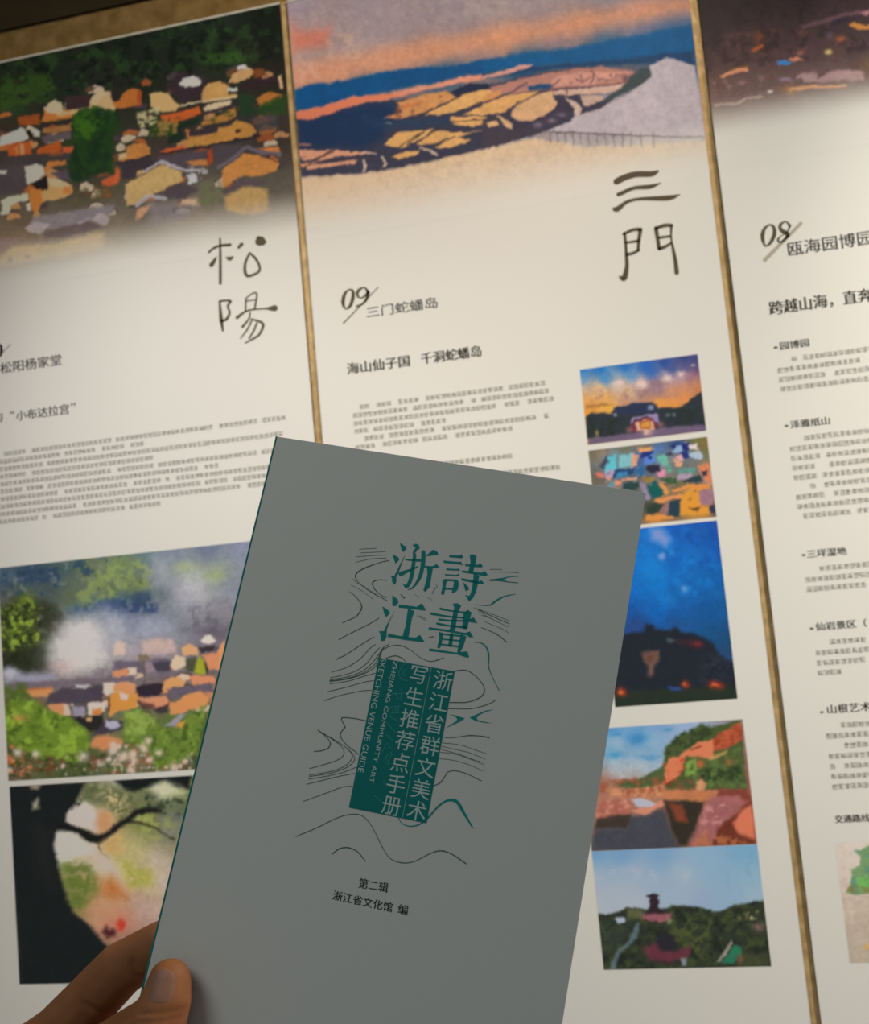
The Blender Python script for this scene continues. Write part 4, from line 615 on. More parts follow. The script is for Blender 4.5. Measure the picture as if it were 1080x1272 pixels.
quads = [((96, 190, 200), [(175, 230), (240, 205), (245, 320), (165, 330)]), ((126, 186, 190), [(270, 215), (360, 195), (360, 300), (260, 310)]), ((70, 70, 96), [(120, 290), (180, 210), (190, 260), (150, 320)]), ((176, 160, 190), [(160, 330), (230, 320), (215, 380), (160, 380)]), ((216, 120, 96), [(90, 340), (150, 340), (150, 380), (100, 385)]), ((226, 150, 130), [(160, 375), (220, 370), (200, 400)]),
         ((36, 66, 110), [(230, 325), (380, 315), (370, 350), (220, 390)]), ((56, 130, 170), [(250, 345), (330, 335), (320, 370), (240, 385)]), ((40, 100, 150), [(390, 310), (450, 290), (445, 360), (395, 360)]), ((226, 160, 130), [(360, 200), (410, 220), (400, 290), (360, 310)]), ((240, 170, 110), [(400, 165), (510, 150), (500, 180), (420, 200)]), ((30, 50, 120), [(430, 190), (520, 180), (510, 230), (430, 240)]), ((90, 130, 206), [(460, 230), (520, 200), (540, 270), (460, 285)]), ((20, 40, 100), [(480, 215), (510, 225), (500, 250)]), ((86, 120, 170), [(520, 160), (600, 130), (600, 190), (530, 200)]),
         ((104, 176, 160), [(540, 230), (610, 200), (640, 280), (590, 300)]), ((40, 40, 60), [(460, 295), (560, 285), (580, 330), (520, 350), (470, 330)]), ((26, 40, 110), [(640, 140), (790, 115), (800, 170), (700, 180)]), ((150, 180, 216), [(690, 140), (730, 140), (735, 190), (660, 195)]), ((30, 50, 120), [(720, 200), (780, 170), (790, 230), (745, 240)]), ((226, 206, 200), [(780, 130), (850, 130), (850, 170), (800, 160)]), ((180, 200, 216), [(780, 200), (860, 180), (900, 220), (880, 250), (800, 230)]), ((226, 170, 170), [(680, 230), (730, 210), (745, 250), (715, 260)]), ((236, 170, 130), [(670, 240), (740, 270), (725, 300), (690, 290)]), ((60, 60, 76), [(600, 200), (660, 190), (680, 215), (620, 220)]),
         ((236, 150, 170), [(545, 345), (605, 315), (620, 350), (570, 375)]), ((96, 160, 140), [(610, 290), (650, 280), (660, 340), (620, 340)]), ((90, 150, 136), [(705, 320), (840, 300), (830, 340), (710, 350)]), ((170, 150, 170), [(700, 360), (830, 345), (780, 390), (710, 400)]), ((216, 130, 90), [(850, 290), (930, 270), (960, 420), (900, 390), (860, 340)]), ((50, 50, 66), [(870, 330), (920, 320), (925, 370), (890, 370)]), ((40, 60, 66), [(740, 400), (860, 360), (890, 405), (740, 420)]), ((50, 90, 60), [(570, 380), (700, 380), (700, 430), (600, 410)]), ((150, 120, 60), [(440, 375), (540, 380), (520, 410), (450, 410)]),
         ((40, 66, 66), [(300, 420), (410, 410), (420, 460), (300, 470)]), ((236, 150, 110), [(240, 410), (290, 405), (280, 440), (240, 440)]), ((226, 160, 130), [(280, 390), (400, 370), (400, 390), (290, 405)]), ((90, 150, 160), [(190, 420), (240, 410), (220, 455), (180, 450)]), ((150, 130, 160), [(420, 420), (460, 430), (500, 540), (470, 550)]), ((14, 90, 84), [(470, 430), (545, 405), (600, 510), (515, 550)]), ((240, 160, 80), [(565, 425), (600, 430), (640, 500), (610, 510)]), ((230, 150, 90), [(530, 550), (740, 500), (730, 530), (560, 565)]), ((240, 150, 80), [(660, 470), (780, 430), (780, 450), (680, 490)]),
         ((44, 62, 54), [(465, 620), (520, 570), (600, 570), (560, 640), (470, 650)]), ((150, 110, 110), [(600, 580), (645, 560), (620, 660), (575, 650)]), ((34, 60, 72), [(640, 560), (725, 540), (720, 665), (635, 665)]), ((240, 160, 56), [(740, 500), (860, 470), (870, 600), (940, 610), (945, 640), (730, 665), (725, 570)]), ((236, 150, 70), [(780, 430), (940, 430), (940, 470), (800, 470)]), ((160, 116, 130), [(870, 480), (970, 470), (960, 580), (870, 590)]), ((120, 70, 30), [(770, 600), (870, 600), (860, 625), (800, 620)]), ((50, 50, 76), [(945, 590), (990, 570), (990, 640), (945, 645)]), ((232, 150, 70), [(460, 665), (600, 655), (700, 680), (470, 700)])]
for c, q in quads: p.poly(c, q, soft=.6)
p.leaf((60, 80, 46), [(560, 370), (720, 380), (700, 450), (600, 440)], 4, .4, .8, 1); p.leaf((50, 60, 60), [(50, 180), (950, 80), (990, 640), (450, 700), (60, 420)], 4, .22, .5, 1, 0, 2); p.leaf((226, 176, 140), [(50, 180), (950, 80), (960, 440), (450, 440), (60, 420)], 4, .2, .6, 1, 0, 6)
more.append(p.build('picture_print', None)); more[-1]['label'] = 'print of crowded rooftops seen from above'
# C: blue night sky over a rock
p = Pic(None, xr=xr, zr=(wall(843, 873)[1], wall(812, 654.5)[1])).zone(760, 640, 5.088); p.sk = 1.6
p.field([(150, 80, 20, 106, 190), (260, 80, 30, 116, 200), (420, 60, 20, 90, 180), (550, 50, 20, 80, 166), (660, 40, 30, 74, 156), (180, 250, 16, 116, 196), (280, 330, 20, 126, 200), (400, 280, 10, 92, 180), (520, 250, 20, 110, 186), (660, 200, 10, 84, 170), (150, 450, 10, 110, 194), (300, 430, 10, 120, 196), (450, 400, 16, 106, 180), (600, 400, 10, 96, 170), (700, 420, 10, 90, 160), (120, 600, 16, 84, 160), (300, 600, 10, 96, 176), (450, 620, 16, 90, 160), (600, 600, 10, 84, 150), (720, 600, 16, 84, 140), (150, 700, 46, 66, 120), (420, 710, 36, 76, 130), (600, 740, 20, 80, 130), (720, 780, 20, 76, 116), (720, 880, 40, 66, 100)])
p.leaf((20, 130, 206), [(200, 100), (400, 60), (660, 100), (700, 500), (200, 600)], 22, .45, .4, 4, 2, 1); p.leaf((10, 76, 160), [(350, 100), (660, 60), (700, 500), (350, 400)], 16, .4, .5, 4, 2, 5)
p.poly((130, 156, 216), [(245, 90), (320, 80), (370, 150), (345, 200), (300, 170), (255, 150)], soft=3, rough=1); p.blob((150, 170, 226), 318, 262, 20, 22, .9); p.blob((70, 150, 210), 380, 240, 22, 22, .5); p.blob((120, 176, 226), 462, 468, 22, 22, .8)
p.poly((30, 36, 46), [(90, 750), (130, 735), (200, 740), (220, 690), (265, 690), (280, 720), (360, 725), (400, 705), (450, 740), (560, 755), (640, 800), (680, 880), (720, 905), (770, 930), (840, 960), (860, 1260), (-40, 1260), (0, 1000), (60, 760)], soft=1.5, rough=1)
p.leaf((44, 56, 70), [(560, 860), (700, 900), (780, 960), (790, 1060), (560, 1060)], 10, .5, .6, 3); p.poly((80, 34, 44), [(400, 790), (520, 785), (590, 820), (550, 840), (430, 810)], soft=2, rough=1, a=.6); p.blob((120, 40, 46), 540, 815, 34, 20, .7); p.poly((70, 84, 90), [(350, 775), (400, 785), (385, 802), (350, 795)], soft=1)
p.poly((110, 82, 72), [(195, 865), (300, 855), (305, 900), (265, 960), (270, 1015), (230, 1015), (230, 960), (200, 910)], soft=1.5); p.poly((96, 58, 46), [(220, 880), (285, 880), (260, 930), (225, 925)], soft=2, a=.7)
p.poly((34, 46, 36), [(-40, 1115), (860, 1075), (860, 1260), (-40, 1260)], soft=2)
for q in [(62, 1118, 30, 26), (468, 1070, 24, 22), (660, 1075, 44, 24)]: p.blob((196, 60, 30), *q, a=.9); p.blob((250, 130, 80), q[0] - 4, q[1], q[2] * .4, q[3] * .4, .9)
p.poly((50, 76, 150), [(350, 1085), (430, 1090), (440, 1105), (380, 1105)], soft=1.2)
more.append(p.build('picture_print', None)); more[-1]['label'] = 'print of a deep blue night sky over a dark rock'
# D: red rock lake
xr2 = (wall(727, 975)[0], wall(932, 971)[0])
p = Pic(None, xr=xr2, zr=(wall(838, 1053)[1], wall(840, 898.8)[1])).zone(725, 880, 4.909); p.sat = .9; p.sk = 1.3; p.warm = .3
p.field([(180, 130, 60, 140, 196), (300, 110, 110, 160, 206), (450, 110, 120, 160, 206), (600, 95, 150, 176, 206), (200, 200, 176, 196, 214), (330, 190, 40, 130, 190), (420, 200, 150, 186, 210), (180, 270, 90, 160, 196), (320, 290, 130, 170, 200), (430, 290, 100, 160, 200), (200, 350, 176, 190, 200), (350, 350, 176, 190, 196), (450, 340, 160, 180, 196), (250, 420, 170, 180, 186), (120, 460, 150, 80, 56), (200, 500, 196, 120, 76), (300, 490, 190, 106, 66), (400, 500, 206, 120, 70), (550, 510, 206, 120, 76), (700, 510, 200, 120, 70), (900, 510, 160, 90, 70), (150, 600, 180, 110, 90), (250, 600, 170, 100, 80), (380, 700, 70, 76, 86), (200, 780, 70, 72, 78), (400, 820, 60, 66, 76), (560, 640, 130, 66, 46), (600, 750, 60, 58, 46), (650, 600, 50, 56, 40), (750, 650, 150, 84, 80), (850, 620, 170, 100, 90), (780, 750, 160, 92, 84), (900, 700, 130, 56, 40), (980, 680, 220, 116, 80), (1000, 600, 130, 60, 44), (950, 800, 160, 80, 50)])
for q in [(320, 180, 70, 24), (200, 160, 40, 14), (200, 285, 60, 16), (400, 300, 60, 12), (520, 130, 30, 14)]: p.blob((40, 130, 190), *q, a=.6)
p.poly((66, 92, 50), [(180, 465), (240, 445), (340, 430), (420, 385), (480, 360), (500, 400), (480, 470), (250, 490)], soft=1, rough=1); p.leaf((160, 80, 50), [(110, 470), (150, 440), (480, 410), (480, 530), (110, 540)], 6, .5, .8, 1, 1, 3); p.leaf((226, 150, 100), [(130, 490), (480, 460), (820, 470), (820, 530), (130, 540)], 5, .4, .8, 1, 1, 6)
hill = [(480, 360), (500, 240), (540, 200), (590, 150), (680, 130), (715, 90), (770, 110), (960, 68), (1000, 490), (500, 500)]
p.poly((66, 88, 44), hill, soft=1, rough=1.5); p.leaf((40, 62, 34), [(490, 300), (560, 160), (770, 90), (790, 150), (600, 260)], 6, .5, .8, 1, 1, 2); p.leaf((84, 116, 56), [(640, 330), (980, 220), (1000, 480), (680, 480)], 9, .5, .8, 1, 1, 4); p.leaf((30, 56, 30), [(680, 370), (960, 350), (980, 440), (720, 450)], 7, .5, .8, 2, 1, 7)
p.poly((186, 84, 48), [(780, 200), (830, 150), (960, 80), (975, 190), (860, 250), (780, 270)], soft=1.2, rough=1); p.poly((236, 128, 84), [(655, 240), (700, 205), (790, 195), (790, 290), (740, 300), (620, 290), (590, 400), (540, 440), (500, 470), (500, 380), (520, 300), (580, 290)], soft=1, rough=1)
p.leaf((196, 70, 36), [(480, 470), (480, 340), (560, 300), (640, 300), (590, 420), (540, 470)], 5, .45, .85, 1, 1, 3); p.leaf((150, 56, 30), [(780, 180), (970, 90), (970, 200), (800, 260)], 6, .45, .7, 1, 1, 5); p.line((110, 50, 30), [(655, 250), (720, 230)], 1.6); p.poly((110, 60, 34), [(500, 470), (520, 440), (560, 430), (540, 475)], soft=1)
p.poly((206, 150, 80), [(760, 300), (880, 255), (860, 280), (780, 310)], soft=1); p.leaf((110, 160, 66), [(620, 330), (690, 300), (690, 400), (620, 410)], 5, .6, .9, 1); p.blob((214, 90, 50), 715, 335, 22, 26, .9); p.blob((176, 90, 50), 890, 325, 30, 20, .7); p.leaf((130, 70, 50), [(560, 430), (720, 400), (740, 500), (560, 500)], 6, .5, .8, 2)
p.poly((206, 140, 96), [(690, 450), (720, 432), (750, 460), (740, 500), (690, 500)], soft=1); p.poly((196, 116, 70), [(480, 480), (640, 505), (820, 500), (820, 545), (700, 570), (480, 545)], soft=1.3, a=.8); p.poly((130, 60, 46), [(820, 490), (1000, 490), (1010, 560), (820, 530)], soft=1.5, rough=1)
p.poly((190, 190, 206), [(290, 555), (360, 550), (450, 580), (420, 600), (340, 605)], soft=1.2); p.poly((226, 140, 110), [(290, 620), (400, 605), (480, 560), (495, 590), (430, 620), (370, 655)], soft=1); p.poly((172, 96, 76), [(95, 570), (250, 545), (300, 600), (280, 640), (80, 670)], soft=1.3, rough=1.2); p.leaf((216, 140, 116), [(95, 570), (250, 545), (300, 600), (80, 660)], 6, .5, .7, 1)
p.poly((56, 46, 38), [(80, 670), (290, 640), (300, 700), (260, 730), (70, 730)], soft=1.5, a=.9); p.poly((66, 68, 76), [(290, 660), (400, 650), (490, 610), (560, 830), (600, 855), (50, 870), (70, 730), (260, 735)], soft=2); p.poly((50, 44, 34), [(490, 560), (730, 570), (700, 680), (630, 830), (580, 830), (530, 700)], soft=1.4); p.poly((150, 64, 40), [(510, 575), (600, 590), (640, 690), (570, 690)], soft=2, a=.8)
p.poly((160, 92, 88), [(740, 600), (790, 545), (950, 530), (990, 570), (930, 650), (840, 720), (770, 840), (640, 840), (700, 740)], soft=1.5, rough=1); p.leaf((206, 140, 130), [(740, 600), (950, 540), (840, 700), (700, 780)], 7, .42, .7, 2); p.poly((110, 46, 32), [(820, 730), (940, 640), (1020, 570), (1030, 600), (920, 690), (930, 760), (1040, 800), (1045, 828), (780, 838)], soft=2); p.poly((232, 120, 84), [(915, 700), (970, 620), (1025, 590), (1040, 790), (940, 750)], soft=2); p.leaf((190, 110, 60), [(640, 840), (740, 740), (860, 780), (980, 800), (1000, 830)], 6, .5, .8, 2)
more.append(p.build('picture_print', None)); more[-1]['label'] = 'print of red cliffs beside a dark lake'
# E: tower on a wooded hill
p = Pic(None, xr=xr2, zr=(wall(832, 1203)[1], wall(838, 1053.4)[1])).zone(700, 1040, 4.075); p.sk = 1.3; p.warm = .3
p.field([(150, 90, 110, 160, 200), (300, 80, 120, 166, 206), (500, 80, 130, 170, 206), (700, 100, 140, 174, 196), (900, 70, 120, 166, 196), (980, 60, 116, 160, 190), (150, 180, 166, 184, 200), (350, 190, 160, 176, 194), (600, 190, 156, 176, 190), (850, 180, 130, 164, 184), (980, 180, 130, 164, 180), (130, 280, 184, 192, 200), (300, 280, 176, 186, 196), (600, 290, 160, 176, 192), (850, 290, 140, 166, 188), (990, 280, 150, 172, 186), (120, 370, 190, 190, 196), (350, 340, 180, 186, 196), (700, 340, 150, 170, 196)])
p.leaf((196, 200, 206), [(120, 150), (700, 160), (700, 220), (120, 230)], 14, .4, .4, 4); p.leaf((150, 180, 196), [(640, 90), (770, 100), (740, 120), (650, 115)], 8, .6, .4, 3)
land = [(80, 390), (150, 385), (250, 390), (330, 355), (440, 365), (540, 350), (560, 340), (680, 350), (760, 375), (800, 370), (860, 345), (1010, 320), (1090, 300), (1090, 720), (-20, 720), (0, 500)]
p.poly((44, 52, 40), land, soft=1, rough=1); p.leaf((60, 74, 40), land, 9, .42, .7, 2, 0, 1); p.leaf((26, 32, 30), land, 8, .4, .7, 2, 0, 6); p.leaf((74, 84, 46), [(540, 380), (760, 400), (720, 600), (560, 560)], 8, .5, .8, 3, 0, 2); p.poly((50, 66, 60), [(80, 430), (330, 420), (300, 560), (60, 640)], a=.35, soft=5)
p.poly((90, 96, 110), [(80, 445), (190, 430), (170, 465), (75, 475)], soft=1); p.poly((196, 206, 220), [(258, 410), (310, 408), (310, 430), (280, 432)], soft=.8); p.poly((96, 100, 66), [(330, 360), (420, 370), (400, 415), (320, 410)], soft=2, rough=1, a=.8)
p.poly((46, 34, 40), [(425, 290), (455, 280), (488, 292), (475, 305), (490, 325), (485, 350), (515, 375), (510, 390), (410, 390), (430, 365), (440, 330), (430, 325), (442, 305), (425, 300)], soft=.8)
p.poly((140, 84, 92), [(400, 390), (550, 385), (545, 420), (490, 432), (400, 412)], soft=.9, rough=.8); p.poly((110, 116, 80), [(520, 410), (555, 420), (545, 445), (525, 440)], soft=1)
p.poly((96, 116, 126), [(375, 430), (390, 440), (370, 510), (290, 590), (265, 670), (235, 670), (260, 600), (330, 520)], soft=1.2, a=.75); p.poly((110, 46, 64), [(410, 560), (480, 530), (560, 580), (640, 550), (640, 600), (540, 640), (440, 620)], soft=2, rough=2, a=.8); p.poly((40, 36, 44), [(480, 490), (560, 500), (580, 570), (500, 580), (470, 540)], soft=2, rough=1); p.poly((150, 156, 166), [(598, 610), (625, 610), (622, 650), (600, 650)], soft=1, a=.8)
p.poly((136, 134, 120), [(780, 625), (850, 520), (860, 540), (820, 600), (790, 630)], soft=1); p.poly((30, 110, 80), [(800, 635), (870, 545), (905, 560), (900, 610), (860, 640)], soft=1, rough=.6); p.blob((206, 90, 76), 898, 620, 14, 22, .9); p.blob((200, 196, 130), 958, 408, 12, 10, .9); p.blob((150, 106, 106), 990, 455, 30, 22, .6); p.leaf((130, 130, 80), [(860, 380), (990, 370), (980, 420), (860, 420)], 4, .4, .7, 1); p.poly((64, 72, 44), [(870, 600), (1035, 590), (1042, 650), (880, 655)], a=.6, soft=2); p.blob((96, 116, 60), 80, 610, 30, 50, .5)
more.append(p.build('picture_print', None)); more[-1]['label'] = 'print of a small dark tower on a wooded hill'
mid_done(more)
# ================================================================== RIGHT PANEL (town at night)
right_root, right_done = panel(*XS[2], 'white exhibition panel at the right with a dark night town photo and heading 瓯海园博园')
more = []
p = Pic(None, xr=(XS[2][0] + .0003, XS[2][1] - .0003), zr=(wall(960, 200)[1], TOP - .0043)).zone(860, 0, 4.909)
p.field([(60, 20, 34, 26, 24), (200, 60, 36, 28, 30), (400, 40, 34, 28, 28), (700, 20, 38, 28, 28), (1000, 20, 56, 36, 38), (70, 160, 40, 32, 30), (300, 160, 42, 32, 32), (550, 160, 48, 34, 36), (800, 100, 76, 54, 60), (1000, 110, 56, 40, 46), (100, 300, 60, 46, 44), (250, 320, 62, 44, 44), (400, 300, 80, 52, 46), (600, 300, 70, 50, 50), (800, 250, 70, 48, 50), (950, 200, 56, 42, 46), (1050, 250, 60, 50, 50), (100, 420, 72, 50, 46), (300, 450, 84, 60, 56), (500, 420, 84, 58, 56), (750, 380, 80, 58, 58), (950, 350, 66, 56, 56), (100, 520, 100, 72, 66), (300, 540, 106, 80, 74), (500, 520, 112, 84, 78), (700, 480, 120, 90, 86), (900, 480, 150, 120, 110), (1050, 480, 110, 84, 74), (150, 620, 132, 106, 98), (400, 610, 128, 104, 96), (600, 590, 130, 100, 90), (800, 570, 140, 112, 100), (1000, 580, 136, 110, 98), (150, 680, 140, 112, 104), (400, 670, 150, 124, 116), (700, 640, 176, 156, 140), (1000, 640, 160, 136, 120)])
p.leaf((104, 66, 60), [(90, 220), (600, 160), (1080, 60), (1080, 440), (100, 560)], 11, .36, .5, 3, 0, 2); p.leaf((40, 30, 32), [(40, 0), (1080, 0), (1080, 300), (60, 480)], 12, .4, .5, 3, 0, 6); p.leaf((150, 116, 108), [(120, 480), (1080, 400), (1080, 620), (120, 680)], 7, .3, .5, 3, 0, 4)
p.poly((226, 150, 106), [(170, 462), (240, 430), (335, 405), (345, 430), (260, 450), (190, 470)], soft=.9); p.line((110, 70, 40), [(240, 430), (340, 395)], 3, .6); p.poly((166, 84, 44), [(360, 310), (400, 280), (430, 265), (435, 290), (380, 320)], soft=1.5); p.blob((150, 70, 40), 410, 230, 30, 30, .5)
p.poly((70, 140, 206), [(520, 380), (560, 365), (610, 385), (580, 400), (530, 398)], soft=1); p.poly((226, 140, 106), [(590, 360), (640, 340), (680, 368), (620, 375)], soft=1.2); p.blob((196, 110, 90), 660, 318, 20, 18, .7); p.blob((250, 220, 130), 832, 320, 16, 16, 1); p.blob((176, 96, 50), 912, 236, 30, 16, .8); p.poly((200, 130, 64), [(955, 155), (990, 140), (1060, 155), (1080, 150), (1080, 180), (1010, 178)], soft=1.2); p.poly((206, 130, 130), [(1030, 75), (1080, 58), (1080, 90), (1050, 88)], soft=1.2)
p.line((126, 90, 100), [(680, 165), (800, 130), (940, 88), (1080, 70)], 4, .7, 2); p.poly((40, 34, 56), [(820, 150), (960, 105), (980, 120), (860, 170)], soft=2, a=.6); p.blob((120, 96, 110), 838, 210, 24, 24, .6)
p.poly((170, 136, 132), [(640, 470), (680, 445), (750, 445), (770, 480), (860, 430), (1040, 430), (1050, 490), (880, 490), (760, 500), (690, 500)], soft=1.5, rough=1); p.line((222, 160, 110), [(600, 545), (720, 530), (940, 524)], 4, .9, 1.2); p.blob((180, 130, 70), 590, 555, 40, 24, .7); p.line((200, 176, 160), [(140, 640), (260, 635), (330, 605), (420, 588)], 1.8, .8, 1.2); p.blob((246, 226, 206), 475, 560, 16, 7, 1); p.blob((156, 132, 150), 575, 485, 36, 12, .8); p.blob((150, 110, 110), 300, 505, 30, 14, .7); p.blob((120, 96, 60), 1070, 390, 30, 50, .5)
fade(p, wall(960, 108)[1], wall(960, 162)[1]); p.blank = np.clip((p.blank - .0) * 1.0, 0, 1)
more.append(p.build('header_picture', None))
k = Ink(wall).zone(930, 260, 7.2)
k.strokes([[(185, 137, 12), (142, 180, 30), (127, 250, 36), (152, 325, 15), (198, 300, 28), (234, 220, 36), (225, 155, 25), (185, 137, 12)], [(374, 148, 24), (335, 110, 13), (288, 138, 28), (292, 182, 32), (345, 218, 40), (350, 243, 24), (290, 295, 16), (266, 270, 20), (300, 235, 10), (350, 200, 13), (374, 148, 18)]])
more.append(k.build('number', M_ink, None, on_wall(-.0002)))
k = Ink(wall).zone(930, 260, 7.2); k.rib([(480, 116, 30), (140, 462, 34)], cap=False); more.append(k.build('slash', M_ink_light, None, on_wall(-.0002)))
Z = (930, 260, 7.2); Z2 = (900, 380, 2.65)
k = Ink(wall); heading(k, '瓯海园博园', Z, 360, 408, 1118, 322, 122, .0002); heading(k, '跨越山海，直奔', Z, 195, 945, 1118, 832, 122, .0006)
for s, x0, y0, x1, y1, bx, by in (('园博园', 186, 146, 281, 132, 170, 137), ('泽雅纸山', 220, 404, 349, 390, 205, 395), ('三垟湿地', 275, 832, 404, 818, 262, 820), ('仙岩景区（', 303, 1072, 470, 1054, 288, 1062)):
    heading(k, s, Z2, x0, y0, x1, y1, 25, .0003); k = Ink(wall).zone(*Z2).rib([(bx - 3, by, 7), (bx + 3, by, 7)]); more.append(k.build('bullet', M_ink_text, None, on_wall(-.0002)))
Z3 = (940, 840, 2.944)
heading(k, '山根艺术', Z3, 262, 140, 420, 124, 30, .0003); k = Ink(wall).zone(*Z3).rib([(236, 132, 7), (243, 131, 7)]); more.append(k.build('bullet', M_ink_text, None, on_wall(-.0002))); heading(k, '交通路线', (1000, 1000, 5.7875), 222, 136, 470, 112, 50, .0004)
k = Ink(wall); xe = XS[2][1] - .12
def blk(px, py, n, indents, last, seed):
    x0, z = wall(px, py); z -= .004
    body(k, x0, xe, z, [(.045 if i in indents else 0, last if i == n - 1 else 1) for i in range(n)], .0146, .0082, seed)
blk(900 + 172 / 2.65, 380 + 181 / 2.65, 4, (0,), .27, 21); blk(900 + 212 / 2.65, 380 + 440 / 2.65, 9, (0, 5), .6, 22); blk(900 + 262 / 2.65, 380 + 869 / 2.65, 3, (0,), .7, 23); blk(900 + 296 / 2.65, 380 + 1110 / 2.65, 4, (0,), .085, 24); blk(940 + 250 / 2.944, 840 + 182 / 2.944, 7, (0,), .8, 25)
more.append(k.build('body_text', M_ink_body, None, on_wall(-.0002), True))
# map of the route
p = Pic(None, xr=(wall(1047, 1120)[0], xe), zr=(wall(1070, 1196)[1], wall(1065, 1046)[1])).zone(1000, 1000, 5.7875)
p.field([(300, 300, 206, 192, 176), (440, 290, 200, 186, 170), (280, 500, 200, 182, 166), (300, 800, 186, 168, 150), (440, 800, 182, 160, 140), (350, 1000, 176, 160, 140), (440, 1100, 174, 160, 138), (900, 700, 186, 168, 150)])
mp = [(300, 630), (330, 560), (335, 460), (400, 430), (400, 370), (360, 320), (400, 330), (430, 300), (520, 280), (700, 340), (800, 500), (760, 660), (600, 700), (463, 640), (380, 645)]
p.poly((104, 140, 96), mp, soft=1.2, rough=1); p.leaf((70, 130, 116), mp, 8, .42, .8, 1.5, 0, 1); p.leaf((96, 170, 84), [(380, 520), (600, 500), (600, 620), (400, 620)], 6, .7, .9, 2); p.leaf((130, 116, 66), [(300, 630), (340, 560), (470, 600), (463, 640)], 5, .6, .8, 1.5); p.poly((200, 160, 100), [(410, 1030), (430, 1000), (470, 995), (520, 1030), (470, 1045)], soft=1.5)
more.append(p.build('map_print', None)); more[-1]['label'] = 'pale map print with green districts'
right_done(more)
# ================================================================== BOOKLET
BW, BH, BT, Z0 = 0.140, 0.215, 0.0042, 0.38906
def cray(px, py): return np.array([(px - 540) / FPX, (py - 636) / FPX, 1.0])
BO = cray(343, 542) * Z0                                         # upper left cover corner, camera axes
def book3(px, py, y=0.0):                                        # sight line of a pixel meets the plane y behind the cover face -> booklet coordinates
    n = RB[:, 2]; r = cray(px, py); t = (BO @ n + y) / (r @ n); d = r * t - BO
    return np.array([d @ RB[:, 0], y, -(d @ RB[:, 1])])
def book(px, py): q = book3(px, py); return (q[0], q[2])
R3 = M @ np.stack([RB[:, 0], RB[:, 2], -RB[:, 1]], 1)
MWB = Matrix.Translation(Vector(CAM + M @ BO)) @ Matrix(R3.tolist()).to_4x4()
booklet = empty('booklet', MWB)
tag(booklet, 'booklet with pale grey cover, teal title 浙江詩畫 and thin contour lines, held in the hand', 'booklet')
M_cover = mat('cover_card', (0.80, 0.80, 0.79), 0.6, 0.3)
M_page = mat('page_edges', (0.75, 0.74, 0.70), 0.8, 0.1)
M_teal = mat('teal_ink', (0.004, 0.30, 0.30), 0.55, 0.25)
M_teald = mat('deep_teal_ink', (0.003, 0.24, 0.235), 0.55, 0.25)
M_tealm = mat('mid_teal_ink', (0.010, 0.33, 0.33), 0.55, 0.25)
M_boxwave = mat('box_wave_ink', (0.07, 0.48, 0.46), 0.55, 0.25)
M_line = mat('dark_green_ink', (0.075, 0.155, 0.135), 0.6, 0.2)
M_pale = mat('pale_ink', (0.66, 0.80, 0.80), 0.6, 0.2)
M_black = mat('black_ink', (0.055, 0.062, 0.06), 0.6, 0.2)
box('front_cover', (0, 0, -BH), (BW, 0.0004, 0), M_cover, booklet, 0.0001)
box('page_block', (0.0008, 0.00042, -BH + .0004), (BW - .0004, BT - .00042, -.0004), M_page, booklet)
box('back_cover', (0, BT - .0004, -BH), (BW, BT, 0), M_cover, booklet, 0.0001)
bm = bmesh.new(); prof = [(0.00055, -.00006)] + [(-0.0004 * math.sin(a), BT / 2 - (BT / 2 + .00006) * math.cos(a)) for a in np.linspace(0, math.pi, 9)] + [(0.00055, BT + .00006)]
for x, y in prof: bm.verts.new((x, y, 0.0)); bm.verts.new((x, y, -BH))
bm.verts.ensure_lookup_table()
for i in range(len(prof) - 1): bm.faces.new([bm.verts[2 * i], bm.verts[2 * i + 1], bm.verts[2 * i + 3], bm.verts[2 * i + 2]])
me = bpy.data.meshes.new('spine'); bm.to_mesh(me); bm.free(); o = obj('spine', me, M_teald, booklet); o['label'] = 'teal spine strip'
on_book = lambda y: (lambda a, b: (a, y, b))

G, L, O, J, B5, K, Hh = (430, 660, 7.954), (530, 660, 7.485), (420, 650, 4.5), (370, 880, 7.067), (360, 800, 3.857), (540, 800, 7.95), (400, 740, 7.95)
k = Ink(book).zone(*G)
for q in ([(130, 178), (210, 172), (300, 168)], [(140, 213), (250, 208), (390, 200)], [(100, 253), (250, 240), (400, 233)], [(95, 305), (250, 272), (400, 265)], [(60, 465), (110, 510), (180, 545), (300, 625)], [(50, 530), (110, 560), (190, 610), (270, 675)], [(700, 835), (750, 858), (790, 885)], [(725, 832), (790, 865)], [(680, 620), (722, 660)], [(885, 525), (902, 545), (870, 570)], [(880, 560), (862, 590)], [(860, 590), (850, 620)], [(800, 645), (850, 680)]): k.rib(q, 3.6)
for q in ([(425, 288), (330, 310), (180, 365), (110, 410), (93, 450), (130, 510), (230, 590), (405, 685)], [(400, 483), (330, 478), (275, 495), (262, 525), (290, 580), (340, 625), (400, 655)]): k.rib([(x, y, 6 + 3 * (abs(i - 3) < 2)) for i, (x, y) in enumerate(q)])
k.rib([(35, 595, 5), (100, 650, 7), (150, 720, 9), (150, 770, 10), (100, 840, 7), (0, 888, 6), (-36, 905, 5)])
k.rib([(325, 858), (230, 915), (100, 980), (0, 1030), (-71, 1070)], 6); k.rib([(275, 1043), (180, 1100), (0, 1218), (-70, 1250), (-100, 1270)], 6)
k.rib([(540, 625, 6), (575, 657, 14)]); k.rib([(820, 1047, 5), (865, 1040, 8)])
k.zone(*Hh)
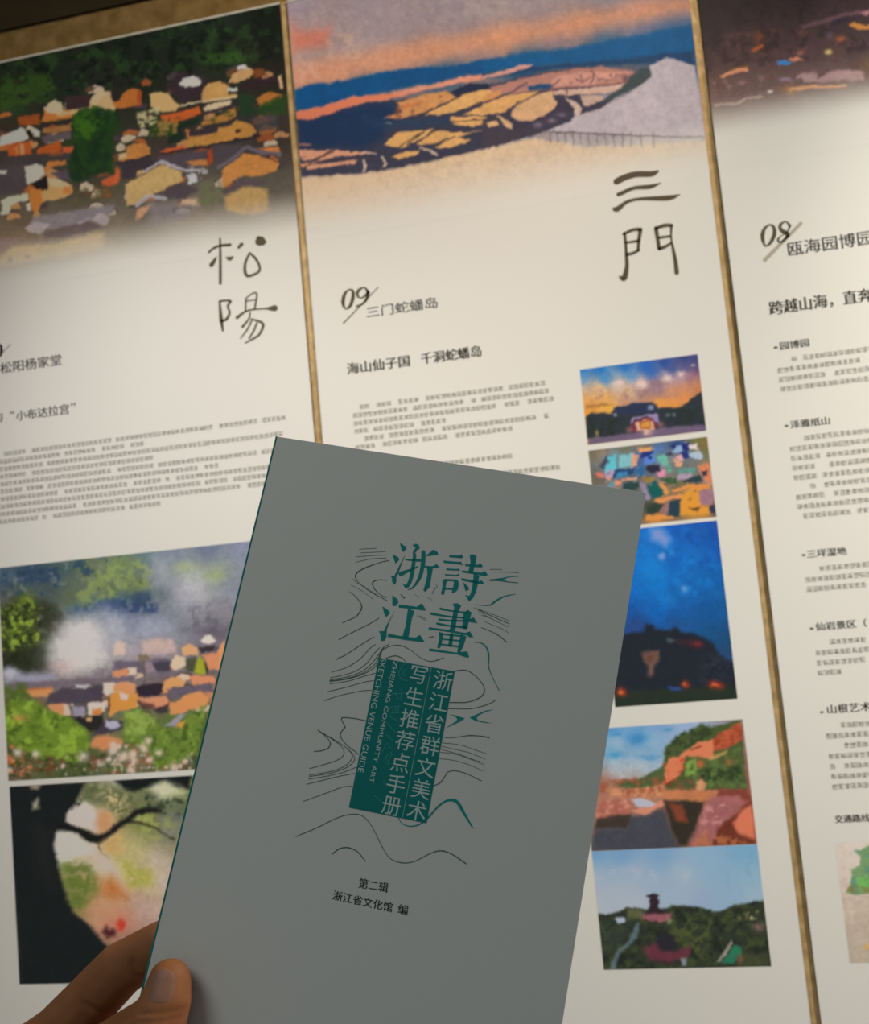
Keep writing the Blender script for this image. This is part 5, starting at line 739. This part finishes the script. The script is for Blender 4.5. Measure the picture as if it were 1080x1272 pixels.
for q in ([(530, 480), (470, 525), (370, 630), (250, 705), (95, 755)], [(570, 512), (500, 590), (440, 670), (330, 745), (200, 785), (85, 810)], [(615, 508), (560, 580), (490, 670), (390, 750), (250, 800), (80, 830)], [(660, 480), (600, 520), (560, 610), (520, 680), (400, 765), (250, 815), (75, 840)], [(556, 660), (500, 725), (380, 785), (220, 828), (78, 847)], [(525, 765), (400, 800), (250, 845), (80, 870)], [(525, 838), (430, 850), (250, 900), (55, 948)], [(490, 932), (380, 942), (180, 985), (25, 1035)]): k.rib(q, 5)
k.zone(*O).rib([(226, 790, 2.5), (235, 745, 3.5), (250, 710, 3), (290, 688, 3), (345, 682, 4), (400, 705, 3.5), (460, 750, 3), (520, 772, 3.5), (590, 753, 4.5)]); k.rib([(268, 754, 3), (320, 741, 5), (360, 755, 4), (382, 780, 3)])
k.zone(*J)
for q in ([(600, 108), (500, 88), (400, 80), (385, 95), (400, 130), (415, 165), (380, 210), (378, 250), (420, 310), (530, 400)], [(178, 190), (250, 250), (285, 300), (270, 345), (210, 370), (145, 377)]): k.rib(q, 7)
for q in ([(178, 190), (280, 255), (370, 320), (405, 370), (395, 420), (330, 460), (220, 495), (105, 527)], [(200, 205), (330, 280), (420, 340), (475, 400), (475, 440), (420, 500), (300, 550), (100, 585)], [(220, 215), (400, 325), (480, 395), (500, 440), (470, 490), (380, 540), (250, 575), (100, 597)], [(515, 515), (400, 560), (250, 595), (95, 620)], [(500, 570), (380, 592), (200, 635), (80, 665)], [(480, 682), (390, 690), (270, 735), (50, 815)]): k.rib(q, 4.8)
k.zone(*B5).rib([(30, 922, 3), (130, 880, 3), (230, 832, 3), (300, 815, 3.5), (350, 825, 3.5), (395, 875, 3), (440, 965, 3), (480, 1025, 3.5), (540, 1048, 4), (600, 1040, 3), (670, 1005, 3.5), (725, 990, 5), (780, 1008, 4.5), (845, 1052, 5.5)])
k.rib([(203, 1006, 4), (240, 980, 4.5), (280, 975, 5), (325, 995, 4.5), (363, 1040, 4)]); k.rib([(693, 678), (720, 665), (740, 640), (760, 612), (800, 608), (850, 622), (918, 655)], 3.4)
k.zone(*K)
k.rib([(195, 267), (270, 258), (330, 265), (410, 320), (470, 390), (493, 450), (470, 510), (400, 550), (310, 575), (150, 577)], 8); k.rib([(135, 638), (350, 638), (480, 610), (560, 580), (605, 550)], 6); k.rib([(95, 925, 4), (180, 925, 5), (280, 910, 6), (350, 903, 9), (450, 908, 7), (540, 923, 11)])
for q in ([(75, 975), (250, 995), (400, 1045), (515, 1083)], [(70, 1010), (250, 1050), (350, 1075), (500, 1135)], [(65, 1040), (250, 1090), (400, 1145), (495, 1170)], [(60, 1068), (200, 1085), (350, 1135), (490, 1193)], [(45, 1130), (200, 1150), (350, 1195), (475, 1252)]): k.rib(q, 4.2)
k.zone(*L)
for q in ([(590, 355), (640, 353), (700, 355)], [(620, 378), (740, 378), (855, 385)], [(440, 710), (600, 765), (770, 832)], [(480, 740), (600, 810), (755, 888)], [(540, 840), (700, 905), (765, 945)], [(510, 780), (580, 800), (640, 830)]): k.rib(q, 3.6)
k.rib([(470, 722), (580, 775), (770, 860)], 6); k.rib([(510, 895, 5), (600, 930, 6), (680, 975, 8), (745, 1030, 9)])
k.build('contour_lines', M_line, booklet, on_book(-.00012))
def wave(z, *shapes):
    k = Ink(book).zone(*z)
    for kind, q in shapes: (k.poly if kind == 'p' else k.rib)(q)
    k.build('brush_wave', M_tealm, booklet, on_book(-.00013))
wave(L, ('r', [(590, 455, 14), (700, 442, 16), (760, 425, 7), (860, 415, 4)]), ('r', [(600, 452, 10), (700, 457, 16), (760, 470, 9), (850, 478, 6)]))
wave(L, ('r', [(450, 680, 4), (520, 688, 5), (590, 685, 10), (640, 650, 16), (700, 615, 12), (760, 595, 8), (825, 585, 4)]))
wave(L, ('r', [(450, 1030, 8), (500, 1035, 10), (550, 1070, 14), (575, 1130, 15), (578, 1200, 12), (578, 1262, 10), (615, 1360, 8), (675, 1478, 8)]))
wave(K, ('p', [(130, 695), (200, 703), (240, 715), (298, 733), (250, 765), (222, 760), (222, 735), (190, 708)]), ('p', [(250, 765), (160, 807), (100, 834), (160, 798), (215, 760), (222, 750)]))
wave(K, ('p', [(345, 727), (420, 693), (440, 700), (412, 725), (430, 752), (410, 760)]), ('p', [(420, 693), (500, 658), (588, 643), (500, 670), (440, 700)]), ('p', [(430, 752), (480, 765), (570, 782), (500, 778), (410, 760)]))
wave(B5, ('r', [(520, 830, 4), (540, 860, 4), (580, 873, 5), (625, 862, 6), (665, 830, 8), (710, 780, 8), (755, 750, 10), (800, 755, 16), (835, 810, 13), (877, 880, 6)]))

k = Ink(book).zone(*G)                                           # title, left column 浙 江
for q in ([(533, 115), (590, 150), (598, 170), (565, 205), (548, 180)], [(460, 225), (520, 260), (525, 280), (490, 318), (478, 290)], [(588, 225), (540, 345), (510, 425), (497, 440), (495, 500), (478, 527), (455, 500), (455, 465), (442, 440), (480, 438), (520, 355)],
          [(655, 140), (690, 122), (720, 135), (728, 165), (700, 188), (680, 215), (668, 232), (658, 225), (665, 190), (690, 165), (670, 150)], [(795, 238), (865, 180), (905, 205), (912, 230), (800, 246)], [(770, 340), (860, 345), (895, 322), (928, 360), (850, 362), (770, 354)], [(800, 350), (858, 362), (845, 430), (825, 550), (780, 597), (765, 582), (790, 500), (805, 420)],
          [(458, 632), (510, 670), (518, 700), (490, 735), (458, 737)], [(360, 740), (425, 785), (433, 805), (395, 850), (378, 815)], [(490, 770), (430, 890), (402, 970), (398, 1050), (380, 1078), (345, 1085), (340, 1010), (325, 988), (375, 985), (400, 930)],
          [(522, 722), (700, 745), (750, 710), (790, 775), (775, 782), (522, 752)], [(612, 765), (675, 785), (650, 860), (615, 1055), (555, 1050), (590, 930)], [(415, 1010), (570, 1040), (690, 1050), (730, 1022), (778, 1095), (600, 1075), (412, 1042)]): k.poly(q)
k.strokes([[(680, 232, 30), (665, 330, 34), (650, 430, 36), (625, 510, 34), (595, 545, 30), (568, 524, 10)], [(590, 280, 12), (660, 285, 18), (730, 285, 30)], [(540, 420, 45), (600, 395, 28), (670, 368, 18), (712, 345, 6)], [(765, 205, 40), (762, 300, 40), (745, 400, 36), (715, 480, 28), (660, 555, 14), (610, 578, 4)]])
k.zone(*L)                                                       # right column 詩 畫
for q in ([(210, 222), (305, 225), (325, 213), (342, 240), (325, 250), (212, 240)], [(150, 272), (300, 285), (318, 280), (340, 312), (320, 310), (165, 292)], [(182, 345), (285, 350), (300, 342), (310, 365), (185, 360)], [(172, 398), (280, 405), (298, 393), (308, 410), (290, 418), (172, 408)],
          [(150, 445), (188, 450), (180, 500), (165, 580), (150, 592), (135, 580), (150, 510)], [(170, 443), (255, 447), (290, 450), (300, 480), (290, 540), (262, 568), (235, 570), (245, 530), (256, 480), (250, 463), (170, 462)], [(170, 522), (245, 530), (245, 544), (168, 540)],
          [(402, 220), (435, 212), (465, 230), (455, 290), (430, 385), (385, 385), (410, 300)], [(358, 305), (480, 312), (505, 298), (525, 325), (505, 335), (360, 322)], [(330, 362), (510, 385), (545, 370), (570, 405), (545, 415), (330, 380)], [(325, 435), (490, 465), (515, 455), (535, 485), (490, 490), (325, 455)], [(440, 390), (490, 415), (480, 470), (460, 560), (430, 620), (395, 650), (360, 592), (400, 600), (415, 570), (430, 500)], [(343, 475), (390, 515), (392, 540), (362, 555), (352, 520)],
          [(245, 672), (290, 668), (322, 690), (290, 750), (265, 920), (215, 925), (240, 800), (258, 710)], [(345, 760), (385, 730), (420, 755), (395, 830), (375, 910), (335, 905), (335, 850)], [(390, 818), (440, 800), (472, 855), (390, 840)], [(350, 948), (405, 930), (435, 985), (400, 984)],
          [(118, 935), (155, 945), (150, 1000), (130, 1075), (110, 1090), (100, 1080), (118, 1000)], [(320, 958), (370, 975), (345, 1060), (310, 1130), (285, 1125), (300, 1050)], [(25, 1088), (280, 1128), (345, 1120), (378, 1115), (398, 1170), (370, 1172), (280, 1142), (25, 1112)]): k.poly(q)
k.strokes([[(130, 720, 20), (250, 742, 12), (380, 755, 14)], [(45, 765, 22), (200, 790, 14), (350, 805, 14)], [(118, 820, 20), (230, 830, 14), (400, 832, 14)], [(100, 858, 20), (230, 880, 14), (370, 890, 30)], [(28, 902, 20), (200, 925, 18), (360, 955, 20)], [(140, 955, 14), (320, 972, 14)], [(235, 962, 32), (220, 1058, 34)], [(150, 1002, 12), (320, 1018, 14)], [(120, 1048, 14), (305, 1072, 16)]])
k.build('title_print', M_teal, booklet, on_book(-.00014))

k = Ink(book).poly([(471, 817), (565, 834), (530, 1022.5), (433.6, 1003)]); o = k.build('title_box', M_teald, booklet, on_book(-.00018)); o['label'] = 'solid teal block behind the subtitle'
E8 = (430, 810, 5.78)
k = Ink(book).zone(*E8)
for q in ([(430, 75), (400, 110), (380, 150), (400, 195), (440, 205)], [(435, 120), (410, 145), (420, 175)], [(350, 290), (380, 340)], [(400, 265), (395, 345)], [(330, 300), (420, 295)], [(320, 395), (390, 385)], [(335, 430), (338, 390)], [(355, 430), (358, 388)], [(375, 430), (378, 386)], [(318, 440), (385, 435)], [(295, 505), (355, 578)], [(310, 460), (365, 490)], [(290, 590), (340, 640)], [(260, 720), (290, 660), (310, 665), (320, 690)], [(330, 720), (290, 750), (285, 800)], [(345, 730), (310, 760), (300, 810)], [(270, 920), (275, 950)], [(195, 1020), (250, 1070)]): k.rib(q, 3.4)
k.build('box_waves', M_boxwave, booklet, on_book(-.0002))
k = Ink(book).zone(*E8)
def char(ch, cx, cy, s):
    c = k.P((cx, cy)); h = s / E8[2] * .27e-3
    V, F = glyphs(ch, 3); lo, hi = V.min(0), V.max(0); m = (lo + hi) / 2; sc = h / .9
    b = len(k.V); k.V += [(c[0] + (v[0] - m[0]) * sc, c[1] + (v[1] - m[1]) * sc) for v in V]; k.F += [[b + i for i in f] for f in F]
for n, ch in enumerate('浙江省群文美术'): char(ch, 697 - 31.2 * n, 205 + 155.5 * n, 136)
for n, ch in enumerate('写生推荐点手册'): char(ch, 523 - 32.6 * n, 165 + 156.7 * n, 136)
k.rib([(615, 105), (405, 1195)], 2.4)
def down(text, a, b, w):                                          # lettering that runs down the block, turned a quarter
    p0, p1 = k.P(a), k.P(b); put_text(k, text, p0, p1, w / E8[2] * .27e-3, 3)
down('ZHEJIANG COMMUNITY ART', (333, 60), (158, 935), 43); down('SKETCHING VENUE GUIDE', (251, 42), (85, 858), 43)
k.build('subtitle_lettering', M_pale, booklet, on_book(-.0002))
k = Ink(book); T9 = (380, 1040, 4.909)
def cover_text(s, x0, y0, x1, y1, h):
    k.zone(*T9); put_text(k, s, k.P((x0, y0)), k.P((x1, y1)), h / T9[2] * .268e-3, 3, .00003)
cover_text('第二辑', 320, 308, 497, 340, 60); cover_text('浙江省文化馆', 162, 380, 524, 458, 56); cover_text('编', 558, 463, 617, 475, 56)
k.build('publisher_lettering', M_black, booklet, on_book(-.00014))

# ================================================================== HAND
def jt(px, py, ymm, r): return (book3(px, py, ymm / 1000.0), r / 1000.0)
def off(j, dx, dy, dz, r): return (j[0] + np.array([dx, dy, dz]) / 1000.0, r / 1000.0)
wrist = jt(-150, 1640, 22, 24)
elbow = off(wrist, -50, -120, -190, 34)
chains = []
idx = [jt(-5, 1342, 27, 11.5), jt(72, 1286, 23, 10.6), jt(150, 1204, 16.5, 9.5), jt(205, 1171, 14.0, 8.2), jt(262, 1160, 12.4, 7.4), jt(310, 1162, 11.6, 6.4)]
mid = [jt(-30, 1425, 31, 11.5), jt(130, 1322, 21, 9.2), jt(215, 1292, 14.0, 8.2), jt(275, 1288, 12.6, 7.6), jt(330, 1292, 11.6, 6.5)]
rng_ = [jt(-45, 1505, 31, 11), jt(110, 1415, 21, 8.8), jt(190, 1390, 14.0, 7.8), jt(245, 1385, 12.2, 7.2), jt(295, 1390, 11.2, 6.2)]
pin = [jt(-50, 1580, 27, 10), jt(75, 1510, 19, 7.6), jt(150, 1480, 13.5, 6.9), jt(190, 1478, 12.0, 6.4), jt(230, 1482, 11.2, 5.6)]
thm = [jt(-40, 1500, 8, 15), jt(48, 1415, 0, 13.5), jt(98, 1339, -5, 11.7), jt(195, 1272, -9.2, 9.8), jt(206, 1244, -8.6, 8.5), jt(210.5, 1219, -7.6, 7.3)]
for c in (idx, mid, rng_, pin): chains += [[wrist, off(((c[0][0] + wrist[0]) / 2, 0), 0, 0, 0, 13), c[0]], c]
chains += [[wrist, thm[0]], thm, [elbow, wrist], [idx[0], mid[0], rng_[0], pin[0]], [idx[0], thm[1]], [jt(30, 1345, 14, 9.5), jt(70, 1345, 4, 9)], [mid[0], thm[0]], [rng_[0], thm[0]]]
_tb = bmesh.new(); bmesh.ops.create_uvsphere(_tb, u_segments=14, v_segments=9, radius=1.0)
_sv = np.array([v.co[:] for v in _tb.verts]); _sf = [[v.index for v in f_.verts] for f_ in _tb.faces]; _tb.free()
HV, HF = [], []
for ch in chains:
    for (a, ra), (b, rb) in zip(ch[:-1], ch[1:]):
        n = max(2, int(np.linalg.norm(b - a) / (min(ra, rb) * .16)))
        for i in range(n + 1):
            t = i / n; base = len(HV) * len(_sv)
            HV.append(_sv * (ra + (rb - ra) * t) + (a + (b - a) * t)); HF += [[base + q for q in f_] for f_ in _sf]
me = bpy.data.meshes.new('palm'); me.from_pydata(np.concatenate(HV).tolist(), [], HF)
hand = empty('left_hand', MWB @ Matrix.Translation(Vector(wrist[0])))
tag(hand, 'left hand holding the booklet, thumb pressed on the cover, index finger behind its left edge', 'hand')
skin = mat('skin', (0.46, 0.25, 0.155), 0.62, 0.22)
noise_color(skin, (0.30, 0.115, 0.048), (0.37, 0.155, 0.068), 90, 0.12)
b = skin.node_tree.nodes['Principled BSDF']; b.inputs['Subsurface Weight'].default_value = 0.12; b.inputs['Subsurface Radius'].default_value = (1, .35, .2); b.inputs['Subsurface Scale'].default_value = 0.004
tmp = obj('skin_surface', me, skin); tmp.matrix_world = MWB
rm = tmp.modifiers.new('r', 'REMESH'); rm.mode = 'VOXEL'; rm.voxel_size = 0.0009; rm.adaptivity = 0
sm = tmp.modifiers.new('s', 'SMOOTH'); sm.factor = .5; sm.iterations = 12
dg = bpy.context.evaluated_depsgraph_get(); dg.update()
hm = bpy.data.meshes.new_from_object(tmp.evaluated_get(dg))
bpy.data.objects.remove(tmp); hm.name = 'skin_surface'
N = len(hm.vertices); co = np.zeros(N * 3); hm.vertices.foreach_get('co', co); co = co.reshape(-1, 3); nr = np.zeros(N * 3); hm.vertex_normals.foreach_get('vector', nr); nr = nr.reshape(-1, 3)
def groove(a, b2, w, d, side=0):
    A, Bq = a[[0, 2]], b2[[0, 2]]; e = Bq - A; q = co[:, [0, 2]] - A; t = np.clip(q @ e / (e @ e), 0, 1); dist = np.linalg.norm(q - t[:, None] * e, axis=1)
    m = np.exp(-(dist / w) ** 2) * d * (nr[:, 1] < side) * np.clip(np.minimum(t, 1 - t) * 6 + .25, 0, 1)
    global_co = co; global_co -= nr * m[:, None]
groove(book3(166, 1190, .008), book3(173, 1220, .008), .0014, .0010)
groove(book3(108, 1240, .014), book3(139, 1266, .014), .0011, .0009); groove(book3(172, 1258, -.016), book3(236, 1256, -.014), .0009, .0003); groove(book3(174, 1268, -.016), book3(236, 1265, -.014), .0008, .0003)
# flatten the pad of the thumb against the cover and the fingers against the back
infront = (co[:, 1] < BT / 2) & (co[:, 0] > 0) & (co[:, 2] > -BH)
co[:, 1] = np.where(infront & (co[:, 1] > -.0004), -.0004, co[:, 1])
beh = (co[:, 1] > BT / 2) & (co[:, 0] > -.0005) & (co[:, 2] > -BH)
co[:, 1] = np.where(beh & (co[:, 1] < BT + .0003), BT + .0003, co[:, 1])
hm.vertices.foreach_set('co', co.ravel()); hm.update()
hm.polygons.foreach_set('use_smooth', np.ones(len(hm.polygons), bool))
bvh = None
from mathutils.bvhtree import BVHTree
bvh = BVHTree.FromPolygons([tuple(c) for c in co], [tuple(pp.vertices) for pp in hm.polygons])
h = bpy.data.objects.new('skin_surface', hm); C.objects.link(h)
bpy.context.view_layer.update()
h.parent = hand; h.matrix_parent_inverse = hand.matrix_world.inverted() @ MWB
# thumb nail: a thin curved plate laid on the thumb
camloc = Vector((-(BO @ RB[:, 0]), -(BO @ RB[:, 2]), BO @ RB[:, 1]))
M_nail = mat('nail', (0.30, 0.15, 0.11), 0.5, 0.3)
V = []; F = []; nu, nv = 16, 20
nail = [(182, 1246), (181, 1225), (187, 1207), (200, 1199), (214, 1206), (220, 1225), (219, 1246)]
for i in range(nv + 1):
    t = i / nv; yy = 1247 - 44 * t
    hw = 18.5 * (max(0, 1 - (max(0, t - .5) / .5) ** 2.6)) ** .5 if t > .5 else 19.0
    hw = max(hw, 1.0); cx = 198.5 + 6 * t
    for j in range(nu + 1):
        s = j / nu * 2 - 1
        px, py = cx + s * hw, yy + 3.0 * (s * s) * (1 - t) * -1
        d = Vector(book3(px, py, 0)) - camloc; d.normalize()
        hit, nrm, _, _ = bvh.ray_cast(camloc, d)
        if hit is None: hit, nrm = Vector(book3(px, py, -.012)), Vector((0, -1, 0))
        if nrm.dot(d) > 0: nrm = -nrm
        lift = .00022 * (1 - abs(s) ** 4) * (1 - .6 * (1 - t) ** 6) - .0001
        V.append(tuple(hit + nrm * lift))
for i in range(nv):
    for j in range(nu): q = i * (nu + 1) + j; F.append([q, q + 1, q + nu + 2, q + nu + 1])
nm = bpy.data.meshes.new('nail'); nm.from_pydata(V, [], F); nm.update(); nm.polygons.foreach_set('use_smooth', np.ones(len(nm.polygons), bool))
no = obj('nail', nm, M_nail); no.parent = hand; no.matrix_parent_inverse = hand.matrix_world.inverted() @ MWB; no['label'] = 'pinkish thumb nail'
sd = no.modifiers.new('thickness', 'SOLIDIFY'); sd.thickness = .0004; sd.offset = -1
